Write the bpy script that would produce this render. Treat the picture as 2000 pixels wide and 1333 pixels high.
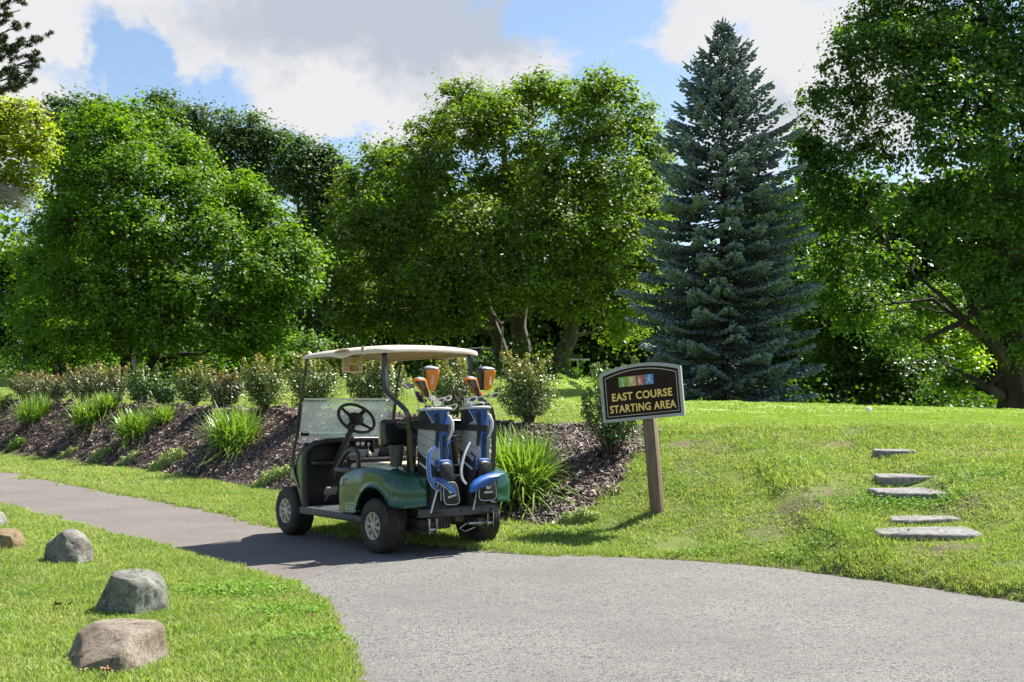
import bpy, bmesh, math, random
import numpy as np
from mathutils import Vector, Matrix, Euler, noise

for o in list(bpy.data.objects):
    bpy.data.objects.remove(o, do_unlink=True)
scene = bpy.context.scene
C = scene.collection
R = math.radians
random.seed(7)
RNG = np.random.default_rng(11)

# ------------------------------------------------------------------ camera
FPX, HOR, CAMH = 2298.0, 781.7, 1.277
cam_d = bpy.data.cameras.new('camera')
cam = bpy.data.objects.new('camera', cam_d)
C.objects.link(cam)
cam.location = (0, 0, CAMH)
cam.rotation_euler = (R(90), 0, 0)
cam_d.sensor_width = 36
cam_d.lens = FPX / 2000 * 36
cam_d.shift_y = (HOR - 666.5) / 2000
cam_d.clip_end = 2000
scene.camera = cam

# ------------------------------------------------------------------ light
SUN_EL, SUN_AZ = R(53), R(54)          # azimuth clockwise from +Y
sd = Vector((math.sin(SUN_AZ) * math.cos(SUN_EL), math.cos(SUN_AZ) * math.cos(SUN_EL), math.sin(SUN_EL)))
sun_d = bpy.data.lights.new('sun', 'SUN')
sun_d.energy = 5.0
sun_d.angle = R(0.53)
sun_d.color = (1.0, 0.955, 0.88)
sun = bpy.data.objects.new('sun', sun_d)
C.objects.link(sun)
sun.location = sd * 60
sun.rotation_euler = sd.to_track_quat('Z', 'Y').to_euler()

world = bpy.data.worlds.new('World')
scene.world = world
world.use_nodes = True
SKY_STRENGTH = 0.075
CLOUD_WHITE, CLOUD_GREY = 5.0, 3.45


def sky_nodes():
    nt = world.node_tree
    N, L = nt.nodes, nt.links
    N.clear()
    out = N.new('ShaderNodeOutputWorld')
    bg = N.new('ShaderNodeBackground')
    bg.inputs['Strength'].default_value = SKY_STRENGTH
    L.new(bg.outputs[0], out.inputs[0])
    sky = N.new('ShaderNodeTexSky')
    sky.sky_type = 'NISHITA'
    sky.sun_disc = False
    sky.sun_elevation = SUN_EL
    sky.sun_rotation = SUN_AZ
    sky.air_density = 1.0
    sky.dust_density = 0.6
    sky.ozone_density = 1.6
    tc = N.new('ShaderNodeTexCoord')

    def math_(op, a, b=None, clamp=False):
        m = N.new('ShaderNodeMath'); m.operation = op; m.use_clamp = clamp
        for i, s in enumerate((a, b)):
            if s is None: continue
            if isinstance(s, (int, float)): m.inputs[i].default_value = s
            else: L.new(s, m.inputs[i])
        return m.outputs[0]

    def noise_(scale, detail, rough, dist=0.0, sz=1.8, off=(0, 0, 0)):
        mp = N.new('ShaderNodeMapping')
        mp.inputs['Scale'].default_value = (1, 1, sz)
        mp.inputs['Location'].default_value = off
        L.new(tc.outputs['Generated'], mp.inputs[0])
        n = N.new('ShaderNodeTexNoise')
        n.inputs['Scale'].default_value = scale
        n.inputs['Detail'].default_value = detail
        n.inputs['Roughness'].default_value = rough
        n.inputs['Distortion'].default_value = dist
        L.new(mp.outputs[0], n.inputs[0])
        return n.outputs[0]

    warp = N.new('ShaderNodeTexNoise'); warp.inputs['Scale'].default_value = 11; warp.inputs['Detail'].default_value = 10; warp.inputs['Roughness'].default_value = .62
    L.new(tc.outputs['Generated'], warp.inputs[0])
    wv = N.new('ShaderNodeVectorMath'); wv.operation = 'MULTIPLY_ADD'
    L.new(warp.outputs['Color'], wv.inputs[0]); wv.inputs[1].default_value = (0.15, 0.15, 0.15)
    wv.inputs[2].default_value = (-0.075, -0.075, -0.075)
    dv = N.new('ShaderNodeVectorMath'); dv.operation = 'ADD'
    L.new(tc.outputs['Generated'], dv.inputs[0]); L.new(wv.outputs[0], dv.inputs[1])

    def blob(px, py, rx, ry, w):
        d = Vector(((px - 1000) / FPX, 1, (HOR - py) / FPX)).normalized()
        s = N.new('ShaderNodeVectorMath'); s.operation = 'SUBTRACT'
        L.new(dv.outputs[0], s.inputs[0]); s.inputs[1].default_value = d
        k = N.new('ShaderNodeVectorMath'); k.operation = 'MULTIPLY'
        L.new(s.outputs[0], k.inputs[0])
        k.inputs[1].default_value = (FPX / rx, FPX / rx, FPX / ry)
        ln = N.new('ShaderNodeVectorMath'); ln.operation = 'LENGTH'
        L.new(k.outputs[0], ln.inputs[0])
        q = math_('SUBTRACT', 1.0, ln.outputs['Value'], True)
        q = math_('MULTIPLY', q, w)
        return q

    dens = noise_(2.6, 9, 0.62, 0.3)
    dens = math_('MULTIPLY', dens, 0.95)
    fine = math_('MULTIPLY', noise_(13.0, 10, 0.62, 0.6, 1.5, (5, 2, 1)), 0.62)
    dens = math_('ADD', math_('ADD', dens, fine), -0.31)
    for b in ((90, 110, 330, 260, .62), (560, 30, 400, 180, .5), (800, 110, 400, 220, .62), (600, 190, 240, 110, .25),
              (1560, 160, 330, 260, .65), (1230, 110, 190, 70, .22), (1380, 110, 130, 60, .2), (1400, 0, 300, 70, .22),
              (960, 150, 200, 120, .3),
              (1170, 40, 190, 130, -.55), (235, 110, 120, 130, -.75), (160, 180, 150, 70, -.5), (1180, 210, 230, 80, -.5), (370, 170, 170, 75, -.45), (300, 60, 70, 60, -.3), (1010, 60, 60, 60, -.2),
              (640, 290, 110, 60, -.45), (1330, 190, 150, 70, -.4), (1470, 60, 60, 50, -.2)):
        dens = math_('ADD', dens, blob(*b))
    mr = N.new('ShaderNodeMapRange'); mr.interpolation_type = 'SMOOTHSTEP'
    L.new(dens, mr.inputs[0])
    mr.inputs[1].default_value = 0.47; mr.inputs[2].default_value = 0.80
    gn = noise_(5.0, 6, 0.55, 0.2, off=(3, 1, 2))
    g = math_('MULTIPLY', gn, 0.9)
    for b in ((820, 40, 420, 170, .75), (560, 60, 300, 120, .45), (1570, 220, 200, 120, .4), (330, 30, 200, 60, .15), (100, 40, 260, 120, -.3),
              (620, 230, 300, 60, -.3), (1560, 90, 150, 90, -.4), (960, 160, 160, 60, -.3)):
        g = math_('ADD', g, blob(*b))
    gr = N.new('ShaderNodeMapRange'); gr.interpolation_type = 'SMOOTHSTEP'
    L.new(g, gr.inputs[0]); gr.inputs[1].default_value = 0.40; gr.inputs[2].default_value = 1.0
    cc = N.new('ShaderNodeMix'); cc.data_type = 'RGBA'
    L.new(gr.outputs[0], cc.inputs['Factor'])
    w, q = CLOUD_WHITE, CLOUD_GREY
    cc.inputs['A'].default_value = (w, w, w * 1.02, 1)
    cc.inputs['B'].default_value = (q * .91, q, q * 1.15, 1)
    mix = N.new('ShaderNodeMix'); mix.data_type = 'RGBA'
    L.new(mr.outputs[0], mix.inputs['Factor'])
    L.new(sky.outputs[0], mix.inputs['A'])
    L.new(cc.outputs['Result'], mix.inputs['B'])
    L.new(mix.outputs['Result'], bg.inputs['Color'])


sky_nodes()
vs = scene.view_settings
vs.view_transform = 'Standard'
vs.look = 'None'
vs.gamma = 1
vs.use_curve_mapping = False
vs.exposure = 1.2
scene.render.engine = 'CYCLES'
scene.cycles.max_bounces = 8
scene.cycles.transparent_max_bounces = 12


# ------------------------------------------------------------------ tagging
def tag(o, label=None, cat=None, group=None, kind=None):
    if label: o['label'] = label
    if cat: o['category'] = cat
    if group: o['group'] = group
    if kind: o['kind'] = kind
    return o


def empty(name, label, cat, loc=(0, 0, 0), rot=(0, 0, 0), group=None):
    o = bpy.data.objects.new(name, None)
    o.empty_display_size = 0.1
    C.objects.link(o)
    o.location = loc
    o.rotation_euler = rot
    return tag(o, label, cat, group)


# ------------------------------------------------------------------ materials
MATS = {}


def nn(nt, t, **kw):
    n = nt.nodes.new(t)
    for k, v in kw.items():
        setattr(n, k, v)
    return n


def mat(name, col, rough=0.6, metal=0.0, spec=0.5, var=0.15, scale=8.0, bump=0.0, bscale=60.0, coat=0.0, detail=4, col2=None, rvar=0.0, stretch=None):
    if name in MATS: return MATS[name]
    m = bpy.data.materials.new(name)
    m.use_nodes = True
    nt = m.node_tree
    p = nt.nodes['Principled BSDF']
    p.inputs['Roughness'].default_value = rough
    p.inputs['Metallic'].default_value = metal
    p.inputs['Specular IOR Level'].default_value = spec
    p.inputs['Coat Weight'].default_value = coat
    p.inputs['Coat Roughness'].default_value = 0.06
    tc = nn(nt, 'ShaderNodeTexCoord')
    src = tc.outputs['Object']
    if stretch:
        mp = nn(nt, 'ShaderNodeMapping'); mp.inputs['Scale'].default_value = stretch
        nt.links.new(src, mp.inputs[0]); src = mp.outputs[0]
    n = nn(nt, 'ShaderNodeTexNoise')
    n.inputs['Scale'].default_value = scale; n.inputs['Detail'].default_value = detail; n.inputs['Roughness'].default_value = 0.6
    nt.links.new(src, n.inputs[0])
    mx = nn(nt, 'ShaderNodeMix', data_type='RGBA')
    c = np.array(col[:3])
    lo = c * (1 - var); hi = np.array(col2) if col2 is not None else np.minimum(c * (1 + var), 1)
    mx.inputs['A'].default_value = (*lo, 1); mx.inputs['B'].default_value = (*hi, 1)
    mr = nn(nt, 'ShaderNodeMapRange'); mr.inputs[1].default_value = 0.33; mr.inputs[2].default_value = 0.67
    nt.links.new(n.outputs[0], mr.inputs[0]); nt.links.new(mr.outputs[0], mx.inputs['Factor'])
    nt.links.new(mx.outputs['Result'], p.inputs['Base Color'])
    if rvar:
        m2 = nn(nt, 'ShaderNodeMapRange'); m2.inputs[1].default_value = .3; m2.inputs[2].default_value = .7
        m2.inputs[3].default_value = max(rough - rvar, 0); m2.inputs[4].default_value = min(rough + rvar, 1)
        nt.links.new(n.outputs[0], m2.inputs[0]); nt.links.new(m2.outputs[0], p.inputs['Roughness'])
    if bump:
        b = nn(nt, 'ShaderNodeTexNoise'); b.inputs['Scale'].default_value = bscale; b.inputs['Detail'].default_value = 5
        nt.links.new(src, b.inputs[0])
        bp = nn(nt, 'ShaderNodeBump'); bp.inputs['Strength'].default_value = bump; bp.inputs['Distance'].default_value = 0.01
        nt.links.new(b.outputs[0], bp.inputs['Height']); nt.links.new(bp.outputs[0], p.inputs['Normal'])
    MATS[name] = m
    return m


def leaf_mat(name, dark, light, trans, tint=None, tw=0.4, rough=0.42, posvar=0.0, posscale=0.3, spec=0.5, dry=None):
    """leaf: attribute 'tone' picks between two greens, attribute 'tip' mixes in the tint: shrub new growth, upper leaves of tree clumps"""
    m = bpy.data.materials.new(name); m.use_nodes = True
    nt = m.node_tree; L = nt.links
    p = nt.nodes['Principled BSDF']; out = nt.nodes['Material Output']
    p.inputs['Roughness'].default_value = rough
    p.inputs['Specular IOR Level'].default_value = spec
    at = nn(nt, 'ShaderNodeAttribute', attribute_name='tone')
    fac = at.outputs['Fac']
    oi = nn(nt, 'ShaderNodeObjectInfo')
    if posvar:
        g = nn(nt, 'ShaderNodeNewGeometry')
        n = nn(nt, 'ShaderNodeTexNoise'); n.inputs['Scale'].default_value = posscale; n.inputs['Detail'].default_value = 5; n.inputs['Roughness'].default_value = .6
        L.new(g.outputs['Position'], n.inputs[0])
        a = nn(nt, 'ShaderNodeMath', operation='MULTIPLY_ADD'); L.new(n.outputs[0], a.inputs[0]); a.inputs[1].default_value = posvar * 2; a.inputs[2].default_value = -posvar
        b = nn(nt, 'ShaderNodeMath', operation='ADD', use_clamp=True); L.new(a.outputs[0], b.inputs[0]); L.new(fac, b.inputs[1])
        fac = b.outputs[0]
    mx = nn(nt, 'ShaderNodeMix', data_type='RGBA')
    L.new(fac, mx.inputs['Factor'])
    mx.inputs['A'].default_value = (*dark, 1); mx.inputs['B'].default_value = (*light, 1)
    col = mx.outputs['Result']
    if tint is not None:
        t2 = nn(nt, 'ShaderNodeAttribute', attribute_name='tip')
        m2 = nn(nt, 'ShaderNodeMix', data_type='RGBA')
        L.new(t2.outputs['Fac'], m2.inputs['Factor']); L.new(col, m2.inputs['A']); m2.inputs['B'].default_value = (*tint, 1)
        col = m2.outputs['Result']
    if dry is not None:
        g2 = nn(nt, 'ShaderNodeNewGeometry')
        n2 = nn(nt, 'ShaderNodeTexNoise'); n2.inputs['Scale'].default_value = 2.6; n2.inputs['Detail'].default_value = 6; n2.inputs['Roughness'].default_value = .7
        L.new(g2.outputs['Position'], n2.inputs[0])
        r2 = nn(nt, 'ShaderNodeMapRange'); r2.inputs[1].default_value = .47; r2.inputs[2].default_value = .72; L.new(n2.outputs[0], r2.inputs[0])
        at2 = nn(nt, 'ShaderNodeAttribute', attribute_name='tone')
        mm = nn(nt, 'ShaderNodeMath', operation='MULTIPLY', use_clamp=True); L.new(r2.outputs[0], mm.inputs[0]); L.new(at2.outputs['Fac'], mm.inputs[1])
        m3 = nn(nt, 'ShaderNodeMix', data_type='RGBA')
        L.new(mm.outputs[0], m3.inputs['Factor']); L.new(col, m3.inputs['A']); m3.inputs['B'].default_value = (*dry, 1)
        col = m3.outputs['Result']
    L.new(col, p.inputs['Base Color'])
    tr = nn(nt, 'ShaderNodeBsdfTranslucent')
    tm = nn(nt, 'ShaderNodeMix', data_type='RGBA', blend_type='MULTIPLY')
    tm.inputs['Factor'].default_value = 1
    L.new(col, tm.inputs['A']); tm.inputs['B'].default_value = (*trans, 1)
    L.new(tm.outputs['Result'], tr.inputs[0])
    ms = nn(nt, 'ShaderNodeMixShader'); ms.inputs[0].default_value = tw
    L.new(p.outputs[0], ms.inputs[1]); L.new(tr.outputs[0], ms.inputs[2])
    L.new(ms.outputs[0], out.inputs['Surface'])
    return m


# ------------------------------------------------------------------ mesh builder
class MB:
    def __init__(s): s.v = []; s.f = []; s.m = []

    def add(s, vs_, fs_, m=0):
        o = len(s.v)
        s.v.extend(tuple(x) for x in vs_)
        s.f.extend(tuple(i + o for i in f) for f in fs_)
        s.m.extend([m] * len(fs_) if isinstance(m, int) else m)

    def box(s, c, size, bev=0.0, rot=None, seg=2, m=0, taper=None):
        bm = bmesh.new()
        bmesh.ops.create_cube(bm, size=1)
        for v in bm.verts:
            v.co.x *= size[0]; v.co.y *= size[1]; v.co.z *= size[2]
            if taper and v.co.z < 0: v.co.x *= taper; v.co.y *= taper
        if bev:
            bmesh.ops.bevel(bm, geom=bm.edges[:], offset=min(bev, min(size) * .49), segments=seg, profile=.5, affect='EDGES')
        M = Matrix.Translation(c) @ (rot if isinstance(rot, Matrix) else Euler(rot or (0, 0, 0)).to_matrix().to_4x4())
        bm.verts.index_update()
        s.add([M @ v.co for v in bm.verts], [[v.index for v in f.verts] for f in bm.faces], m)
        bm.free()

    def tube(s, pts, r, seg=8, closed=False, m=0, flat=None, cap=True):
        pts = [Vector(p) for p in pts]
        n = len(pts)
        rs = r if isinstance(r, (list, tuple)) else [r] * n
        tans = []
        for i in range(n):
            if closed: t = pts[(i + 1) % n] - pts[i - 1]
            else: t = pts[min(i + 1, n - 1)] - pts[max(i - 1, 0)]
            tans.append(t.normalized() if t.length > 1e-9 else Vector((0, 0, 1)))
        up = Vector(flat[1]) if flat else (Vector((0, 0, 1)) if abs(tans[0].z) < .9 else Vector((1, 0, 0)))
        nrm = (up - tans[0] * up.dot(tans[0])).normalized()
        V, F = [], []
        for i in range(n):
            if flat: nrm = up - tans[i] * up.dot(tans[i])
            else: nrm = nrm - tans[i] * nrm.dot(tans[i])
            if nrm.length < 1e-6: nrm = tans[i].orthogonal()
            nrm.normalize()
            b = tans[i].cross(nrm)
            for k in range(seg):
                a = 2 * math.pi * (k + (.5 if seg == 4 else 0)) / seg
                rr = rs[i]
                fa = flat[0] if flat else 1.0
                V.append(pts[i] + nrm * math.cos(a) * rr * fa + b * math.sin(a) * rr)
        for i in range(n if closed else n - 1):
            j = (i + 1) % n
            for k in range(seg):
                k2 = (k + 1) % seg
                F.append((i * seg + k, i * seg + k2, j * seg + k2, j * seg + k))
        if not closed and cap:
            F.append(tuple(range(seg))[::-1]); F.append(tuple((n - 1) * seg + k for k in range(seg)))
        s.add(V, F, m)

    def grid(s, P, closed_u=False, m=0, mf=None):
        nu, nv = len(P), len(P[0])
        V = [p for row in P for p in row]; F = []; MM = []
        for i in range(nu if closed_u else nu - 1):
            for j in range(nv - 1):
                a = i * nv + j; b = ((i + 1) % nu) * nv + j
                F.append((a, a + 1, b + 1, b)); MM.append(mf(i, j) if mf else m)
        s.add(V, F, MM)

    def lathe(s, prof, axis='x', seg=32, center=(0, 0, 0), m=0, fn=None):
        """prof: (along, radius) pairs"""
        P = []
        for k in range(seg):
            a = 2 * math.pi * k / seg
            row = []
            for q, (t, r) in enumerate(prof):
                if fn: t, r = fn(k, q, t, r)
                y, z = r * math.cos(a), r * math.sin(a)
                p = (t, y, z) if axis == 'x' else ((y, t, z) if axis == 'y' else (y, z, t))
                row.append((p[0] + center[0], p[1] + center[1], p[2] + center[2]))
            P.append(row)
        s.grid(P, closed_u=True, m=m)

    def prism(s, poly, d, M=None, m=0):
        """poly in local xy, extruded along z by d (from 0)"""
        n = len(poly)
        M = M or Matrix()
        V = [M @ Vector((x, y, 0)) for x, y in poly] + [M @ Vector((x, y, d)) for x, y in poly]
        F = [tuple(range(n))[::-1], tuple(range(n, 2 * n))] + [(i, (i + 1) % n, n + (i + 1) % n, n + i) for i in range(n)]
        s.add(V, F, m)

    def build(s, name, mats, parent=None, smooth=40, sub=0, solid=0.0, recalc=True):
        me = bpy.data.meshes.new(name)
        me.from_pydata([tuple(v) for v in s.v], [], s.f)
        mats = mats if isinstance(mats, (list, tuple)) else [mats]
        for mm in mats: me.materials.append(mm)
        if len(mats) > 1: me.polygons.foreach_set('material_index', s.m)
        if recalc:
            bm = bmesh.new(); bm.from_mesh(me)
            bmesh.ops.recalc_face_normals(bm, faces=bm.faces[:])
            bm.to_mesh(me); bm.free()
        if smooth:
            me.polygons.foreach_set('use_smooth', [True] * len(me.polygons))
            me.set_sharp_from_angle(angle=R(smooth))
        me.update()
        o = bpy.data.objects.new(name, me)
        C.objects.link(o)
        if parent: o.parent = parent
        if solid:
            q = o.modifiers.new('solid', 'SOLIDIFY'); q.thickness = solid; q.offset = -1
        if sub:
            q = o.modifiers.new('sub', 'SUBSURF'); q.levels = sub; q.render_levels = sub
        return o


def np_mesh(name, V, F3, mats, attrs=None, parent=None, smooth=False, midx=None):
    """V (n,3), F3 (m,3) triangles"""
    me = bpy.data.meshes.new(name)
    V = np.asarray(V, dtype=np.float32); F3 = np.asarray(F3, dtype=np.int32)
    k = F3.shape[1]
    me.vertices.add(len(V)); me.vertices.foreach_set('co', V.ravel())
    me.loops.add(F3.size); me.loops.foreach_set('vertex_index', F3.ravel())
    me.polygons.add(len(F3))
    me.polygons.foreach_set('loop_start', np.arange(0, F3.size, k, dtype=np.int32))
    if smooth: me.polygons.foreach_set('use_smooth', np.ones(len(F3), dtype=bool))
    mats = mats if isinstance(mats, (list, tuple)) else [mats]
    for mm in mats: me.materials.append(mm)
    if midx is not None: me.polygons.foreach_set('material_index', np.asarray(midx, dtype=np.int32))
    me.update(calc_edges=True)
    for an, av in (attrs or {}).items():
        a = me.attributes.new(an, 'FLOAT', 'POINT'); a.data.foreach_set('value', np.asarray(av, dtype=np.float32))
    o = bpy.data.objects.new(name, me)
    if parent is not False: C.objects.link(o)
    if parent: o.parent = parent
    return o


def text_mesh(txt, size, depth, bold=0.0, sx=1.0, spacing=1.0, shear=0.0):
    cu = bpy.data.curves.new('txt', 'FONT')
    cu.body = txt; cu.size = size; cu.extrude = depth; cu.offset = bold; cu.align_x = 'CENTER'; cu.align_y = 'CENTER'
    cu.space_character = spacing; cu.resolution_u = 4; cu.shear = shear
    ob = bpy.data.objects.new('txt', cu); C.objects.link(ob)
    dg = bpy.context.evaluated_depsgraph_get()
    me = bpy.data.meshes.new_from_object(ob.evaluated_get(dg))
    V = [(v.co.x * sx, v.co.y, v.co.z) for v in me.vertices]; F = [tuple(p.vertices) for p in me.polygons]
    bpy.data.objects.remove(ob, do_unlink=True); bpy.data.meshes.remove(me)
    return V, F


def add_text(mb, txt, size, depth, M, bold=0.0, sx=1.0, spacing=1.0, m=0, shear=0.0):
    V, F = text_mesh(txt, size, depth, bold, sx, spacing, shear)
    mb.add([M @ Vector(v) for v in V], F, m)


# ------------------------------------------------------------------ terrain
def I(xs, pts):
    p = np.array(pts); return np.interp(xs, p[:, 0], p[:, 1])


EDGE = [(-60, 75), (-30, 45), (-16, 30), (-9.23, 21.2), (-5.73, 16.46), (-3.54, 13.57), (-2.37, 11.82), (-1.6, 11.05), (-.92, 10.45), (-.44, 10.0), (0, 9.74), (.25, 9.55), (.7, 9.52), (1.06, 9.42), (1.5, 9.22), (1.94, 8.94), (2.53, 8.31), (3.21, 7.37), (4.2, 6.1), (6, 3.9), (12, -3), (60, -60)]
NEAR = [(-60, 3), (0, -.2), (4, -.45), (5.32, -.63), (5.66, -.71), (6.27, -.84), (7.37, -1.12), (8.12, -1.43), (8.88, -2.01), (9.52, -2.49), (10.47, -3.19), (12.06, -4.46), (14.43, -6.28), (20, -10.6), (28, -16.4), (70, -50)]
TOE = [(-60, 77), (-16, 33), (-11.1, 25.6), (-6.8, 20.6), (-3.76, 16.3), (-1.5, 12.9), (-.3, 11.6), (.4, 11.0), (1.5, 10.0), (2.5, 8.7), (3.21, 7.7), (4.2, 6.4), (6, 4.2), (12, -2), (60, -58)]
RIM = [(-60, 80), (-16, 34.6), (-13, 30), (-8.5, 24.5), (-3.6, 19), (-1.79, 15.8), (0, 14), (1.6, 13.2), (5.5, 12.5), (12, 12), (60, 12)]
ZRIM = [(-60, 1.25), (-13, 1.19), (-8.5, 1.157), (-3.6, 1.08), (-1.79, 1.04), (0, .95), (1.6, .96), (5.5, .99), (60, 1.0)]


def sstep(t):
    t = np.clip(t, 0, 1); return t * t * (3 - 2 * t)


def wob(x, y, s=1.0):
    return (np.sin(x * 1.7 * s + 1.3 * np.sin(y * 1.1 * s)) * np.cos(y * 1.9 * s + .7) + .5 * np.sin(x * 4.3 * s + y * 3.1 * s) * np.cos(y * 5.2 * s - x * 1.4 * s)) / 1.5


def sgn_path(x, y):
    """>0 inside the paved area, roughly metres"""
    e = (I(x, EDGE) - y) * 0.72
    n = (x - I(y, NEAR)) * 0.72
    return np.minimum(e, n)


def H(x, y):
    x = np.asarray(x, dtype=float); y = np.asarray(y, dtype=float)
    x0 = x
    k_ = (1 - sstep((np.abs(x - 3.02) - .38) / .42)) * sstep((y - 8.3) / .6)
    x = x - (x - 3.02) * k_
    e, t, r, zr = I(x, EDGE), I(x, TOE), I(x, RIM), I(x, ZRIM)
    z = .012 + .09 * sstep((y - e) / np.maximum(t - e, .3)) * (y > e)
    z = np.where(y > t, .10 + (zr - .10) * (.85 * np.clip((y - t) / (r - t), 0, 1) + .15 * sstep((y - t) / (r - t))), z)
    g = sstep((x - 2.0) / 4.5)
    zl = zr + (1.235 - zr) * sstep((y - r) / 9) + .78 * sstep((y - 27) / 17)
    zc = 1.24 - .026 * np.clip(x - 2.96, 0, 12)
    zt = np.clip((y - r) / 7.5, 0, 1)
    zri = zr + (zc - zr) * zt - 1.1 * sstep((y - 21.5) / 10)
    z = np.where(y > r, zl * (1 - g) + zri * g, z)
    # outside of the paved area in front: gentle ground
    rough = .018 * wob(x, y) * sstep((y - t) / .8) + .012 * wob(x, y, .4)
    x = x0; e = I(x0, EDGE)
    left = (x < I(y, NEAR)) & (y < e)
    z = np.where(left, .012 + .10 * sstep((I(y, NEAR) - x - .3) / 5), z)
    s = sgn_path(x, y)
    z = z + rough * sstep(-s / .5)
    z = z - .05 * sstep((s + .03) / .08)
    far = sstep((y - 60) / 60)
    return z + far * 1.0


def Hs(x, y): return float(H(np.array([x]), np.array([y]))[0])


def hit(px, py):
    d = ((px - 1000) / FPX, (HOR - py) / FPX)
    Y = np.arange(3, 80, .02)
    z = CAMH + d[1] * Y
    h = H(d[0] * Y, Y)
    k = np.argmax(z <= h)
    return d[0] * Y[k], Y[k], h[k]


def PW(px, py, Y): return Vector(((px - 1000) / FPX * Y, Y, CAMH + (HOR - py) / FPX * Y))


MULCHB = [(-60, 77), (-16, 33), (-11.1, 25.6), (-6.8, 20.6), (-3.76, 16.3), (-1.5, 12.9), (-.3, 11.4), (.10, 11.15), (.4, 11.2), (.75, 11.45), (1.12, 11.75), (1.30, 12.2), (1.5, 13.3), (1.6, 14.5), (60, 60)]
MULCHT = [(-60, 80.5), (-16, 35), (-13, 30.3), (-8.5, 24.8), (-3.6, 19.2), (-1.79, 16.2), (0, 14.6), (.9, 13.9), (1.6, 13.3), (60, 12)]


def mulch_mask(x, y):
    w = .22 * wob(x * 1.3, y * 1.3)
    return (y > I(x, MULCHB) + w) & (y < I(x, MULCHT) + w * .8) & (x < 1.62)


# bare / worn places on the right-hand bank
BARE = [hit(1400, 880), hit(1560, 985), hit(1640, 968), hit(1850, 1080), hit(1345, 905), hit(1560, 1010), hit(1830, 1066), hit(1640, 870), hit(1900, 985), hit(1350, 868), hit(1930, 880)]
BARER = [(.30, .22), (.34, .26), (.2, .2), (.28, .16), (.18, .18), (.4, .2), (.2, .12), (.4, .22), (.35, .25), (.25, .2), (.35, .2)]


def bare(x, y):
    m = np.zeros_like(x)
    for (bx, by, _), (rx, ry) in zip(BARE, BARER):
        d = np.hypot((x - bx) / rx, (y - by) / ry) + .45 * wob(x * 4, y * 4)
        m = np.maximum(m, np.clip(1.25 - d, 0, 1))
    n = wob(x * 2.2 + 5, y * 2.2) * wob(x * 5, y * 5 + 2)
    bank = (x > 1.2) & (y > I(x, EDGE)) & (y < I(x, RIM))
    m = np.maximum(m, np.where(bank, np.clip(n * 2.2 - .35, 0, .6), 0))
    # worn strip of turf by the asphalt
    s = sgn_path(x, y)
    m = np.maximum(m, np.clip(1.3 - (-s) / .06, 0, 1) * (s < .1) * .95)
    return m


def axis(segs):
    out = []
    for a, b, st in segs:
        out += list(np.arange(a, b, st))
    out.append(segs[-1][1])
    return np.array(out)


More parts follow.
